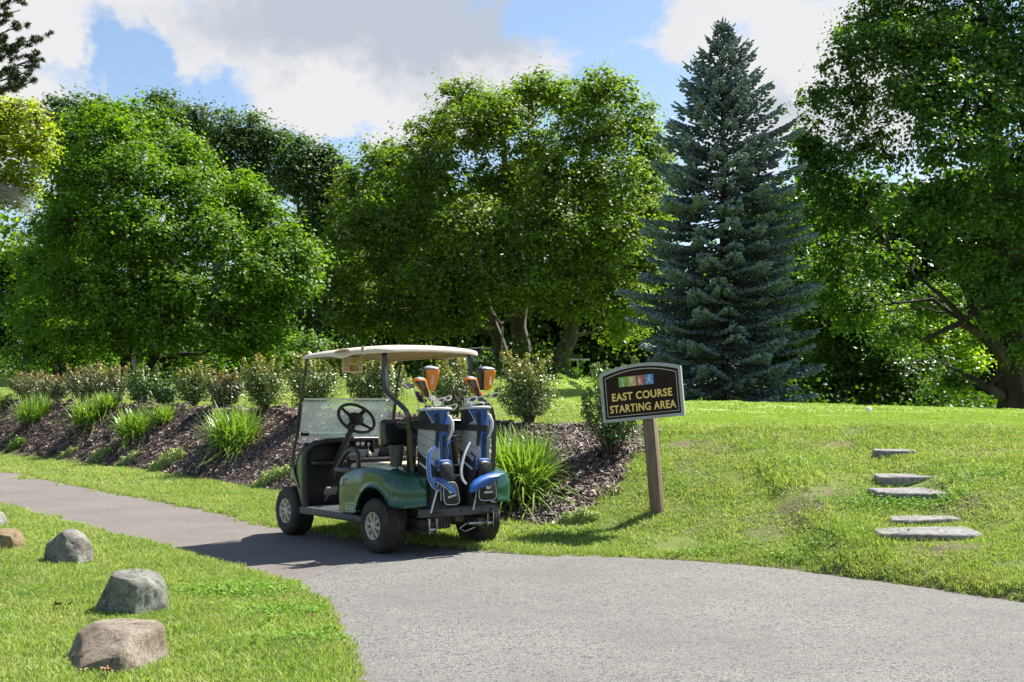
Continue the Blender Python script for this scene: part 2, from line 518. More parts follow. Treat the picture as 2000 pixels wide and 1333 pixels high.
def ground_mesh():
    xs = axis([(-160, -60, 12), (-60, -20, 2), (-20, -8, .4), (-8, 5.5, .07), (5.5, 12, .3), (12, 60, 2.4), (60, 160, 12)])
    ys = axis([(-30, 3.5, 1.5), (3.5, 15, .07), (15, 26, .22), (26, 60, 1.0), (60, 200, 10), (200, 900, 100)])
    X, Y = np.meshgrid(xs, ys)
    Z = H(X.ravel(), Y.ravel())
    x, y = X.ravel(), Y.ravel()
    nx, ny = len(xs), len(ys)
    i = np.arange(nx * ny).reshape(ny, nx)
    F = np.stack([i[:-1, :-1], i[:-1, 1:], i[1:, 1:], i[1:, :-1]], -1).reshape(-1, 4)
    mm = mulch_mask(x, y).astype(float)
    bb = bare(x, y)
    r = I(x, RIM)
    green = ((y > r + .5) & (x > 1.0)).astype(float)
    m = bpy.data.materials.new('turf_and_soil'); m.use_nodes = True
    nt = m.node_tree; L = nt.links; p = nt.nodes['Principled BSDF']
    p.inputs['Roughness'].default_value = .9; p.inputs['Specular IOR Level'].default_value = .15
    g = nn(nt, 'ShaderNodeNewGeometry')

    def nz(sc, d=6, rg=.65):
        n = nn(nt, 'ShaderNodeTexNoise'); n.inputs['Scale'].default_value = sc; n.inputs['Detail'].default_value = d; n.inputs['Roughness'].default_value = rg
        L.new(g.outputs['Position'], n.inputs[0]); return n.outputs[0]

    def mixc(f, a, b):
        k = nn(nt, 'ShaderNodeMix', data_type='RGBA')
        for s_, v in (('Factor', f), ('A', a), ('B', b)):
            if isinstance(v, tuple): k.inputs[s_].default_value = (*v, 1)
            elif isinstance(v, float): k.inputs[s_].default_value = v
            else: L.new(v, k.inputs[s_])
        return k.outputs['Result']

    def rng(s, a, b):
        k = nn(nt, 'ShaderNodeMapRange'); k.inputs[1].default_value = a; k.inputs[2].default_value = b; L.new(s, k.inputs[0]); return k.outputs[0]

    gr = mixc(rng(nz(1.3), .35, .65), (.11, .165, .03), (.17, .225, .05))
    gr = mixc(rng(nz(28), .35, .7), gr, (.15, .17, .05))
    gg = mixc(rng(nz(.8), .35, .65), (.23, .32, .07), (.30, .39, .11))
    so = mixc(rng(nz(9), .3, .7), (.085, .065, .04), (.20, .165, .105))
    mu = mixc(rng(nz(30), .3, .7), (.018, .011, .009), (.06, .04, .033))
    a1 = nn(nt, 'ShaderNodeAttribute', attribute_name='green'); a2 = nn(nt, 'ShaderNodeAttribute', attribute_name='bare'); a3 = nn(nt, 'ShaderNodeAttribute', attribute_name='mulch')
    c = mixc(a1.outputs['Fac'], gr, gg)
    c = mixc(a2.outputs['Fac'], c, so)
    c = mixc(a3.outputs['Fac'], c, mu)
    L.new(c, p.inputs['Base Color'])
    bp = nn(nt, 'ShaderNodeBump'); bp.inputs['Strength'].default_value = .8; bp.inputs['Distance'].default_value = .02
    L.new(nz(60), bp.inputs['Height']); L.new(bp.outputs[0], p.inputs['Normal'])
    o = np_mesh('ground', np.stack([x, y, Z], 1), F, m, {'mulch': mm, 'bare': bb, 'green': green}, smooth=True)
    tag(o, kind='structure')


ground_mesh()


# ------------------------------------------------------------------ paving
def asphalt(name, base, light, dark, stain, speck=.8):
    m = bpy.data.materials.new(name); m.use_nodes = True
    nt = m.node_tree; L = nt.links; p = nt.nodes['Principled BSDF']
    p.inputs['Roughness'].default_value = .85; p.inputs['Specular IOR Level'].default_value = .3
    g = nn(nt, 'ShaderNodeNewGeometry')

    def nz(sc, d=5, rg=.6):
        n = nn(nt, 'ShaderNodeTexNoise'); n.inputs['Scale'].default_value = sc; n.inputs['Detail'].default_value = d; n.inputs['Roughness'].default_value = rg
        L.new(g.outputs['Position'], n.inputs[0]); return n.outputs[0]

    def rng(s, a, b, c=0., d=1.):
        k = nn(nt, 'ShaderNodeMapRange'); k.inputs[1].default_value = a; k.inputs[2].default_value = b; k.inputs[3].default_value = c; k.inputs[4].default_value = d; L.new(s, k.inputs[0]); return k.outputs[0]

    def mixc(f, a, b):
        k = nn(nt, 'ShaderNodeMix', data_type='RGBA')
        for s_, v in (('Factor', f), ('A', a), ('B', b)):
            if isinstance(v, tuple): k.inputs[s_].default_value = (*v, 1)
            elif isinstance(v, float): k.inputs[s_].default_value = v
            else: L.new(v, k.inputs[s_])
        return k.outputs['Result']

    v = nn(nt, 'ShaderNodeTexVoronoi'); v.inputs['Scale'].default_value = 110; L.new(g.outputs['Position'], v.inputs[0])
    v2 = nn(nt, 'ShaderNodeTexVoronoi'); v2.inputs['Scale'].default_value = 55; L.new(g.outputs['Position'], v2.inputs[0])
    sep = nn(nt, 'ShaderNodeSeparateColor'); L.new(v.outputs['Color'], sep.inputs[0])
    sep2 = nn(nt, 'ShaderNodeSeparateColor'); L.new(v2.outputs['Color'], sep2.inputs[0])
    c = mixc(rng(sep.outputs[0], 0, 1), base, light)
    c = mixc(rng(sep2.outputs[1], .8, .95, 0, speck * .8), c, dark)
    c = mixc(rng(v.outputs['Distance'], .42, .75, 0, speck), c, dark)
    c = mixc(rng(nz(300, 2), .58, .72, 0, .6), c, dark)
    c = mixc(rng(nz(.9, 6), .40, .66, 0, .55), c, stain)
    c = mixc(rng(nz(3.5, 6), .5, .75, 0, .3), c, tuple(min(1, k * 1.3) for k in base))
    L.new(c, p.inputs['Base Color'])
    bp = nn(nt, 'ShaderNodeBump'); bp.inputs['Strength'].default_value = .9; bp.inputs['Distance'].default_value = .006
    add = nn(nt, 'ShaderNodeMath', operation='ADD'); L.new(v.outputs['Distance'], add.inputs[0]); L.new(nz(160), add.inputs[1])
    bp.invert = True
    L.new(add.outputs[0], bp.inputs['Height']); L.new(bp.outputs[0], p.inputs['Normal'])
    return m


def sheet(name, poly, z, m, dz=None):
    """triangulated flat sheet from an outline"""
    bm = bmesh.new()
    vs_ = [bm.verts.new((x, y, z)) for x, y in poly]
    bm.faces.new(vs_)
    bmesh.ops.triangulate(bm, faces=bm.faces[:])
    bmesh.ops.recalc_face_normals(bm, faces=bm.faces[:])
    me = bpy.data.meshes.new(name); bm.to_mesh(me); bm.free()
    for p in me.polygons:
        if p.normal.z < 0: p.flip()
    me.materials.append(m)
    o = bpy.data.objects.new(name, me); C.objects.link(o)
    return tag(o, kind='structure')


SEAM = [hit(*p)[:2] for p in ((590, 1150), (620, 1138), (660, 1120), (720, 1108), (790, 1099), (860, 1094), (920, 1090), (980, 1087), (1040, 1084))]
pe = [(x, y + .12) for x, y in EDGE if -31 < x < 12.5][::-1]
pn = [(x - .12, y) for y, x in NEAR if -.5 < y < 35]
path_poly = pe + [(-30, 38)] + pn[::-1] + [(-.2, -6), (12, -6)]
path_m = asphalt('old_asphalt', (.16, .138, .124), (.265, .235, .212), (.055, .05, .048), (.12, .105, .10), .35)
lot_m = asphalt('pale_asphalt', (.175, .168, .152), (.32, .31, .285), (.05, .048, .045), (.13, .125, .115))
sheet('path', path_poly, 0.0, path_m)
seam = [(SEAM[0][0] - .05, SEAM[0][1])] + SEAM[1:]
lot_poly = [(x, y + (0.02 * math.sin(i * 2.1))) for i, (x, y) in enumerate(seam)]
lot_poly += [(.7, 9.64), (1.06, 9.54), (1.5, 9.34), (1.94, 9.06), (2.53, 8.43), (3.21, 7.49), (4.2, 6.22), (6, 4.02), (12, -3), (12, -6), (-.3, -6), (-.55, 4), (-.72, 5.32), (-.8, 5.66), (-.95, 6.27), (-1.2, 7.1)]


def refine(poly, n=6, amp=.012):
    out = []
    for i in range(len(poly)):
        a, b = Vector(poly[i]), Vector(poly[(i + 1) % len(poly)])
        for k in range(n):
            p = a.lerp(b, k / n)
            q = noise.noise_vector((p.x * 5, p.y * 5, .3)) * amp
            out.append((p.x + q.x, p.y + q.y))
    return out


sheet('parking_lot', refine(lot_poly), 0.006, lot_m)
# smooth tar-sealed joint along the older path
sm = []
off = [(x - .02, y + .17 - .012 * i) for i, (x, y) in enumerate(SEAM[1:])]
sheet('asphalt_joint', refine([(x, y + .02) for x, y in SEAM[1:]] + off[::-1], 5, .015), 0.003,
      asphalt('joint_asphalt', (.19, .188, .182), (.22, .216, .21), (.14, .138, .135), (.15, .15, .148)))


# dark open crack along the seam
ck = SEAM[1:]
random.seed(4)
cr_a, cr_b = [], []
for i in range(len(ck) - 1):
    for k in range(8):
        t = k / 8; x_ = ck[i][0] * (1 - t) + ck[i + 1][0] * t; y_ = ck[i][1] * (1 - t) + ck[i + 1][1] * t + .012
        j = random.uniform(-.012, .012); w_ = max(.001, random.gauss(.010, .008))
        cr_a.append((x_, y_ + j + w_)); cr_b.append((x_, y_ + j - w_))
sheet('asphalt_crack', cr_a + cr_b[::-1], 0.0085, mat('crack_dark', (.03, .028, .026), .95, var=.4))


# ------------------------------------------------------------------ scattered ground cover
def scatter(name, pts, rot, scl, vi, sources, kind='stuff', label=None):
    me = bpy.data.meshes.new(name)
    me.vertices.add(len(pts)); me.vertices.foreach_set('co', np.asarray(pts, np.float32).ravel())
    a = me.attributes.new('rot', 'FLOAT_VECTOR', 'POINT'); a.data.foreach_set('vector', np.asarray(rot, np.float32).ravel())
    a = me.attributes.new('scl', 'FLOAT_VECTOR', 'POINT'); a.data.foreach_set('vector', np.asarray(scl, np.float32).ravel())
    a = me.attributes.new('vi', 'INT', 'POINT'); a.data.foreach_set('value', np.asarray(vi, np.int32))
    me.update()
    o = bpy.data.objects.new(name, me); C.objects.link(o)
    col = bpy.data.collections.new(name + '_pieces')
    for s in sources: col.objects.link(s)
    ng = bpy.data.node_groups.new(name, 'GeometryNodeTree')
    ng.interface.new_socket('Geometry', in_out='INPUT', socket_type='NodeSocketGeometry')
    ng.interface.new_socket('Geometry', in_out='OUTPUT', socket_type='NodeSocketGeometry')
    N, L = ng.nodes, ng.links
    gi, go = N.new('NodeGroupInput'), N.new('NodeGroupOutput')
    ci = N.new('GeometryNodeCollectionInfo'); ci.inputs['Collection'].default_value = col
    ci.inputs['Separate Children'].default_value = True; ci.inputs['Reset Children'].default_value = True

    def na(nm, dt):
        n = N.new('GeometryNodeInputNamedAttribute'); n.data_type = dt; n.inputs['Name'].default_value = nm
        return n.outputs['Attribute']

    ip = N.new('GeometryNodeInstanceOnPoints'); ip.inputs['Pick Instance'].default_value = True
    L.new(gi.outputs[0], ip.inputs['Points']); L.new(ci.outputs[0], ip.inputs['Instance'])
    L.new(na('vi', 'INT'), ip.inputs['Instance Index'])
    L.new(na('rot', 'FLOAT_VECTOR'), ip.inputs['Rotation']); L.new(na('scl', 'FLOAT_VECTOR'), ip.inputs['Scale'])
    L.new(ip.outputs[0], go.inputs[0])
    md = o.modifiers.new('scatter', 'NODES'); md.node_group = ng
    tag(o, label, kind=kind)
    return o


def slope_rot(x, y):
    e = .08
    gx = (H(x + e, y) - H(x - e, y)) / (2 * e); gy = (H(x, y + e) - H(x, y - e)) / (2 * e)
    gx = np.clip(gx, -.5, .5); gy = np.clip(gy, -.5, .5)
    return np.arctan(gy), -np.arctan(gx)


def blades(n, size, hmin, hmax, w, name, m, lean=.5, clover=0):
    r = RNG
    bx = r.uniform(-size / 2, size / 2, n); by = r.uniform(-size / 2, size / 2, n)
    h = r.uniform(hmin, hmax, n) * (0.75 + .5 * r.random(n)); a = r.uniform(0, 2 * np.pi, n)
    ln = r.uniform(.1, lean + .3, n) * h; la = r.uniform(0, 2 * np.pi, n)
    ww = w * r.uniform(.7, 1.3, n)
    dx, dy = np.cos(a) * ww, np.sin(a) * ww
    lx, ly = np.cos(la) * ln, np.sin(la) * ln
    z0 = np.full(n, -.01)
    P = np.stack([
        np.stack([bx - dx, by - dy, z0], 1), np.stack([bx + dx, by + dy, z0], 1),
        np.stack([bx + dx * .8 + lx * .4, by + dy * .8 + ly * .4, h * .6], 1), np.stack([bx - dx * .8 + lx * .4, by - dy * .8 + ly * .4, h * .6], 1),
        np.stack([bx + lx * 1.1, by + ly * 1.1, h], 1)], 1)
    i = np.arange(n)[:, None] * 5
    F = np.concatenate([i + [0, 1, 2], i + [0, 2, 3], i + [3, 2, 4]], 0)
    tone = np.repeat(r.random(n) ** 1.2, 5)
    return np_mesh(name, P.reshape(-1, 3), F, m, {'tone': tone}, parent=False)


grass_m = leaf_mat('grass_blade', (.165, .27, .05), (.44, .515, .165), (1.2, 1.25, .55), tw=.40, rough=.5, posvar=.5, posscale=1.2, dry=(.52, .46, .24), spec=.3)
green_m = leaf_mat('mown_blade', (.27, .38, .07), (.46, .54, .15), (1.15, 1.2, .5), tw=.3, rough=.5, posvar=.35, posscale=.6, spec=.3)
PS = .28
gsrc = [blades(560, PS * 1.25, .011, .031, .0028, 'grass_patch', grass_m, 1.1) for _ in range(6)]
gsrc += [blades(420, PS * 1.25, .008, .016, .003, 'mown_patch', green_m, .6) for _ in range(3)]
gsrc += [blades(75, PS * .42, .012, .036, .0027, 'edge_patch', grass_m, 1.0) for _ in range(5)]


def grass_points():
    P, Rr, S, V = [], [], [], []
    for (x0, x1, y0, y1, st, hs, edge) in ((-4.6, 4.6, 4.3, 9.4, PS * .8, 1.0, 0), (-9, 7.5, 9.4, 17, PS * 1.1, 1.15, 0), (-16, 12, 17, 31, PS * 2.2, 1.3, 0), (-24, 14, 31, 52, PS * 4, 1.8, 0),
                                  (-4.6, 4.8, 4.3, 10.5, PS * .27, 1.0, 1), (-10, 2, 10.5, 20, PS * .36, 1.1, 1)):
        gx, gy = np.meshgrid(np.arange(x0, x1, st), np.arange(y0, y1, st))
        x = gx.ravel() + RNG.uniform(-.45, .45, gx.size) * st; y = gy.ravel() + RNG.uniform(-.45, .45, gx.size) * st
        vis = (np.abs(x) < .46 * y + .7)
        rr = .5 * PS * (st / (PS * .8)) * .5
        s = sgn_path(x, y)
        if edge:
            nearm = mulch_mask(x + .16, y) | mulch_mask(x - .16, y) | mulch_mask(x, y + .16) | mulch_mask(x, y - .16)
            ok = vis & ~mulch_mask(x, y) & (s < -.02 - .03 * RNG.random(len(x))) & ((s > -.24) | nearm)
        else: ok = vis & (s < -.16 * min(st / PS, 1.6)) & ~mulch_mask(x, y)
        for dx_, dy_ in ((.1, 0), (-.1, 0), (0, .1), (0, -.1)):
            ok &= ~mulch_mask(x + dx_ * st / PS * .6, y + dy_ * st / PS * .6)
        b = bare(x, y)
        ok &= (b < (.55 if not edge else 2)) | (RNG.random(len(x)) < .12)
        for (sx, sy, rx, ry) in STONE_PADS:
            ok &= ~((np.abs(x - sx) < rx) & (np.abs(y - sy) < ry))
        x, y, b = x[ok], y[ok], b[ok]
        rx, ry = slope_rot(x, y)
        n = len(x)
        hs_ = st / (PS * .8)
        if edge: b = b * .5; hs_ = 1.0 + .4 * (y0 > 10)
        r = I(x, RIM)
        isg = ((y > r + .7) & (x > 1.0)) | ((y > r + 3) & (y > 20))
        turn = RNG.integers(0, 4, n) * np.pi / 2
        P.append(np.stack([x, y, H(x, y)], 1))
        Rr.append(np.stack([rx, ry, turn * 0 + RNG.uniform(-.2, .2, n)], 1))
        sz = hs * (1 - .6 * b) * (.85 + .35 * RNG.random(n)) * (1 + .22 * wob(x * 1.4, y * 1.4))
        S.append(np.stack([np.full(n, hs_) * np.where(RNG.random(n) < .5, 1, -1), np.full(n, hs_) * np.where(RNG.random(n) < .5, 1, -1), sz], 1))
        V.append(RNG.integers(0, 5, n) if edge else np.where(isg, RNG.integers(11, 14, n), RNG.integers(5, 11, n)))   # pieces are picked in alphabetical order
    return [np.concatenate(a) for a in (P, Rr, S, V)]


STONES = [(1810, 1046, 98, 13, 'lowest and widest grey slate step on the grassy bank', .05), (1808, 1018, 62, 6, 'thin half buried slate step just above the lowest one', .025),
          (1783, 970, 68, 14, 'thick dark slate step with a shaded front edge, third from the bottom', .10), (1784, 937, 64, 11, 'flat pale slate step just above the thick dark one', .05),
          (1745, 888, 34, 9, 'small square slate step, topmost on the grassy bank', .08)]
STONE_PADS = []
for (px, py, hw, hh, lb, th) in STONES:
    x, y, z = hit(px, py)
    STONE_PADS.append((x, y, hw / FPX * y * .85, .05 + hh / 180))

P_, R_, S_, V_ = grass_points()
scatter('grass', P_, R_, S_, V_, gsrc, label='short green lawn grass growing on the banks and verges')

# mulch
mulch_m = bpy.data.materials.new('bark_mulch'); mulch_m.use_nodes = True
_nt = mulch_m.node_tree; _p = _nt.nodes['Principled BSDF']; _p.inputs['Roughness'].default_value = .62; _p.inputs['Specular IOR Level'].default_value = .45
_a = nn(_nt, 'ShaderNodeAttribute', attribute_name='tone'); _cr = nn(_nt, 'ShaderNodeValToRGB')
_cr.color_ramp.elements[0].color = (.030, .018, .015, 1); _cr.color_ramp.elements[1].color = (.50, .39, .31, 1)
_e = _cr.color_ramp.elements.new(.55); _e.color = (.072, .043, .032, 1)
_e = _cr.color_ramp.elements.new(.82); _e.color = (.155, .105, .082, 1)
_nt.links.new(_a.outputs['Fac'], _cr.inputs[0]); _nt.links.new(_cr.outputs[0], _p.inputs['Base Color'])


def chips(n, size, name):
    r = RNG
    c = np.stack([r.uniform(-size / 2, size / 2, n), r.uniform(-size / 2, size / 2, n), r.uniform(-.005, .03, n)], 1)
    a = r.uniform(0, 2 * np.pi, n); t = r.normal(0, .35, n); L_ = r.uniform(.012, .04, n); W_ = r.uniform(.004, .011, n); T_ = r.uniform(.002, .005, n)
    d = np.stack([np.cos(a) * np.cos(t), np.sin(a) * np.cos(t), np.sin(t)], 1) * L_[:, None]
    s = np.stack([-np.sin(a), np.cos(a), r.normal(0, .5, n)], 1) * W_[:, None]
    u = np.array([0, 0, 1.]) * T_[:, None]
    P = np.stack([c - d - s * .6, c - d * .8 + s, c + d * .9 + s * .7, c + d - s, c + u * 2], 1)
    i = np.arange(n)[:, None] * 5
    F = np.concatenate([i + [0, 1, 4], i + [1, 2, 4], i + [2, 3, 4], i + [3, 0, 4]], 0)
    return np_mesh(name, P.reshape(-1, 3), F, mulch_m, {'tone': np.repeat(r.random(n), 5)}, parent=False)


msrc = [chips(420, .36, 'chip_patch') for _ in range(5)]
P, Rr, S, V = [], [], [], []
for (x0, x1, y0, y1, st) in ((-4, 1.8, 11, 19.5, .24), (-18, -3.2, 15, 36, .36)):
    gx, gy = np.meshgrid(np.arange(x0, x1, st), np.arange(y0, y1, st))
    x = gx.ravel() + RNG.uniform(-.4, .4, gx.size) * st; y = gy.ravel() + RNG.uniform(-.4, .4, gx.size) * st
    ok = mulch_mask(x, y) & (np.abs(x) < .5 * y + .6)
    x, y = x[ok], y[ok]; n = len(x)
    rx, ry = slope_rot(x, y)
    P.append(np.stack([x, y, H(x, y)], 1)); Rr.append(np.stack([rx, ry, RNG.uniform(0, .3, n)], 1))
    k = st / .24
    S.append(np.stack([np.full(n, k) * np.where(RNG.random(n) < .5, 1, -1), np.full(n, k), np.full(n, 1.2)], 1)); V.append(RNG.integers(0, 5, n))
scatter('mulch', *[np.concatenate(a) for a in (P, Rr, S, V)], msrc, label='dark brown shredded bark mulch covering the sloping bed')


# ------------------------------------------------------------------ leaves
def leaf_arrays(cen, nrm, size, aspect=.8, fold=.25):
    """cen (n,3); nrm (n,3) rough normals; size (n,)"""
    n = len(cen)
    nrm = nrm / np.linalg.norm(nrm, axis=1, keepdims=True)
    t = RNG.normal(size=(n, 3)); t -= nrm * (t * nrm).sum(1, keepdims=True); t /= np.linalg.norm(t, axis=1, keepdims=True) + 1e-9
    b = np.cross(nrm, t)
    s = size[:, None] * .5
    f = nrm * s * fold
    P = np.stack([cen - t * s, cen + b * s * aspect + f + t * s * .15, cen + t * s, cen - b * s * aspect + f + t * s * .15], 1)
    i = np.arange(n)[:, None] * 4
    F = np.concatenate([i + [0, 1, 2], i + [0, 2, 3]], 0)
    return P.reshape(-1, 3), F


bark_m = mat('bark_grey', (.085, .072, .058), .9, var=.45, scale=3, bump=.9, bscale=16, stretch=(1, 1, .25))
bark_d = mat('bark_dark', (.024, .020, .017), .9, var=.4, scale=3, bump=.9, bscale=14, stretch=(1, 1, .25))


def curve_pts(a, b, n=6, sag=0.0, wig=.06):
    a, b = Vector(a), Vector(b); L_ = (b - a).length
    out = []
    for i in range(n + 1):
        t = i / n
        p = a.lerp(b, t)
        p.z += sag * L_ * 4 * t * (1 - t)
        if 0 < i < n:
            p += Vector((random.uniform(-1, 1), random.uniform(-1, 1), random.uniform(-1, 1))) * wig * L_
        out.append(p)
    return out


def tree(name, label, Y, base_px, lobes, nclump, per, lsize, m, trunks, cat='tree', group=None, bark=None, clump_r=.62, dens_in=.35,
         trunk_r=.35, seed=1, twigs=.9, up=.9, flat=.6, tone_hi=None, tip=0.0):
    """lobes: (px, py, rx_px, ry_px, dy) picked from the outline; trunks: list of px polylines [(px,py,dy,r)...]"""
    global RNG
    RNG = np.random.default_rng(seed); random.seed(seed)
    bark = bark or bark_m
    bx = (base_px - 1000) / FPX * Y
    root = empty(name, label, cat, (bx, Y, Hs(bx, Y)), group=group)
    base = np.array(root.location)
    sc = Y / FPX
    LB = []
    for (px, py, rx, ry, dy) in lobes:
        c = PW(px, py, Y); LB.append((c.x, Y + dy, c.z, rx * sc, (rx + ry) * .5 * sc, ry * sc))
    LB = np.array(LB)
    vol = (LB[:, 3] * LB[:, 4] * LB[:, 5]) ** (2 / 3)
    which = RNG.choice(len(LB), nclump, p=vol / vol.sum())
    d = RNG.normal(size=(nclump, 3)); d /= np.linalg.norm(d, axis=1, keepdims=True)
    inner = RNG.random(nclump) < dens_in
    rad = np.where(inner, RNG.random(nclump) ** .5 * .8, .55 + .75 * RNG.random(nclump))
    # uneven outline
    ph = RNG.uniform(0, 6, 3)
    rad *= 1 + .13 * np.sin(d[:, 0] * 5 + which + ph[0]) * np.cos(d[:, 2] * 6 + ph[1]) + .08 * np.sin(d[:, 1] * 9 + ph[2])
    ns_ = 14
    sd_ = RNG.normal(size=(len(LB), ns_, 3)); sd_ /= np.linalg.norm(sd_, axis=2, keepdims=True)
    sr_ = RNG.uniform(.25, .60, (len(LB), ns_))
    pk = RNG.integers(0, ns_, nclump)
    sub = sd_[which, pk] * (1.02 - sr_[which, pk])[:, None] * RNG.uniform(.9, 1.12, (nclump, 1))
    dd0 = sub + d * (sr_[which, pk] * rad)[:, None]
    plain = RNG.random(nclump) < .5
    dd0 = np.where(plain[:, None], d * np.where(inner, rad, .72 + .34 * RNG.random(nclump))[:, None], dd0)
    cc = LB[which, :3] + dd0 * LB[which, 3:]
    d = d * .6 + sd_[which, pk] * .4
    keep = cc[:, 2] > base[2] + .6
    cc, d, which = cc[keep], d[keep], which[keep]; nc = len(cc)
    cr = clump_r * (.4 + 1.1 * RNG.random(nc) ** 1.4)
    npc = np.maximum(4, (per * (cr / clump_r) ** 1.6).astype(int))
    idx = np.repeat(np.arange(nc), npc); n = len(idx)
    g = RNG.normal(size=(n, 3)); gl = np.linalg.norm(g, axis=1, keepdims=True); g = g / gl * np.clip(np.abs(RNG.normal(0, .58, (n, 1))), 0, 1.05)
    pos = cc[idx] + g * cr[idx, None] * np.array([1, 1, flat])
    pos[:, 2] -= .25 * (g[:, 0] ** 2 + g[:, 1] ** 2) * cr[idx]
    nr = RNG.normal(size=(n, 3)) * .45 + np.array([0, 0, up]) + d[idx] * .6 + g * .5
    sz = lsize * RNG.uniform(.65, 1.3, n)
    Vv, Ff = leaf_arrays(pos, nr, sz, .85, .3)
    tone_c = RNG.random(nc)
    tone = np.clip(.6 * tone_c[idx] + .4 * RNG.random(n), 0, 1)
    tipv = (RNG.random(n) < .5) * np.clip(g[:, 2] + .1, 0, 1) * (tone_c[idx] > .5) * tip  # yellower tint on upper leaves of the brighter clumps
    np_mesh('crown', Vv - base, Ff, m, {'tone': np.repeat(tone, 4), 'tip': np.repeat(tipv, 4)}, parent=root)
    # wood
    mb = MB()
    nodes = []
    for tr in trunks:
        pts = []
        for (px, py, dy, r) in tr:
            q = PW(px, py, Y + 0.0); pts.append((Vector((q.x, Y + dy, q.z)), r))
        # subdivide
        P2, R2 = [], []
        for i in range(len(pts) - 1):
            for k in range(4):
                t = k / 4
                p = pts[i][0].lerp(pts[i + 1][0], t) + Vector((random.uniform(-1, 1), random.uniform(-1, 1), 0)) * (.05 if k else 0)
                P2.append(p); R2.append(pts[i][1] * (1 - t) + pts[i + 1][1] * t)
        P2.append(pts[-1][0]); R2.append(pts[-1][1])
        b = Vector(base)
        mb.tube([p - b for p in P2], R2, 8)
        nodes += [(p, r) for p, r in zip(P2, R2)]
    limbs = MB()
    NP = np.array([tuple(p) for p, r in nodes]); NR = np.array([r for p, r in nodes])
    lobe_nodes = []
    for k in range(len(LB)):
        c = LB[k, :3]
        dd = np.linalg.norm(NP - c, axis=1) + 1.6 * np.maximum(NP[:, 2] - c[2] + .3, 0)
        j = int(np.argmin(dd))
        a = Vector(NP[j])
        cv = curve_pts(a, Vector(c), 7, .05, .05)
        r0 = max(min(NR[j] * .5, .11), .03)
        rs = [r0 * (1 - .8 * i / 7) for i in range(8)]
        limbs.tube([p - Vector(base) for p in cv], rs, 6)
        lobe_nodes.append(np.array([tuple(p) for p in cv]))
    for k in range(nc):
        if random.random() > twigs: continue
        ln = lobe_nodes[which[k]]
        dd = np.linalg.norm(ln - cc[k], axis=1); j = int(np.argmin(dd + .1 * np.arange(8)))
        cv = curve_pts(Vector(ln[j]), Vector(cc[k]), 3, .08, .07)
        limbs.tube([p - Vector(base) for p in cv], [.028, .020, .013, .006], 3, cap=False)
    mb.build('trunk', bark, root, recalc=False)
    limbs.build('branch', bark, root, recalc=False)
    return root


oak_leaf = leaf_mat('oak_leaf', (.06, .105, .017), (.22, .30, .045), (1.5, 1.7, .35), tw=.48, rough=.5, spec=.4)
maple_leaf = leaf_mat('maple_leaf', (.045, .105, .013), (.19, .31, .032), (1.5, 1.75, .3), tint=(.24, .26, .03), tw=.45, rough=.5, spec=.4)
dark_maple_leaf = leaf_mat('norway_maple_leaf', (.036, .085, .018), (.125, .22, .04), (1.5, 1.75, .3), tint=(.24, .26, .03), tw=.45, rough=.48, spec=.4)  # darker greens than the left maple
back_leaf = leaf_mat('back_leaf', (.045, .085, .03), (.12, .18, .06), (1.3, 1.5, .45), tw=.4, rough=.5, spec=.4)
lime_leaf = leaf_mat('yellowing_leaf', (.16, .24, .025), (.40, .48, .05), (1.4, 1.4, .35), tint=(.42, .36, .04), tw=.55, rough=.42)
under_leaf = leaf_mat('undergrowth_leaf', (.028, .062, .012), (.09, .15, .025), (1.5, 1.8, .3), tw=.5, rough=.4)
glow_leaf = leaf_mat('backlit_leaf', (.18, .28, .02), (.34, .46, .04), (1.5, 1.6, .3), tw=.55, rough=.4)  # pale yellow green puts the back light into the leaf colour

# central oak
OAK = [(905, 195, 55, 42, 0), (985, 200, 75, 50, 2), (1050, 185, 50, 35, -1), (1120, 190, 60, 42, 1), (1180, 190, 60, 42, -2), (1245, 245, 62, 45, 0), (845, 250, 55, 42, 1), (940, 270, 85, 55, -3), (1050, 285, 70, 60, 2),
       (1170, 280, 85, 60, -2), (1275, 320, 55, 60, 1), (770, 320, 80, 50, 0), (690, 370, 60, 55, 1), (845, 350, 80, 55, -3), (960, 375, 85, 55, -1), (1075, 380, 80, 50, -4), (1190, 380, 85, 60, -3), (1265, 420, 50, 60, 0),
       (715, 450, 75, 60, -2), (820, 450, 85, 55, -3), (930, 470, 80, 50, -5), (1060, 470, 85, 55, -5), (1180, 480, 75, 50, -4), (1250, 520, 50, 50, 0), (680, 540, 60, 55, 0), (770, 550, 80, 50, -2), (880, 560, 85, 50, -5),
       (1000, 560, 80, 45, -5), (1110, 560, 75, 45, -4), (1200, 585, 65, 50, -2), (700, 620, 65, 45, -1), (800, 630, 80, 40, -2), (905, 625, 70, 32, -4), (1010, 600, 50, 22, -4), (1110, 610, 50, 24, -3), (1215, 645, 50, 36, 0)]
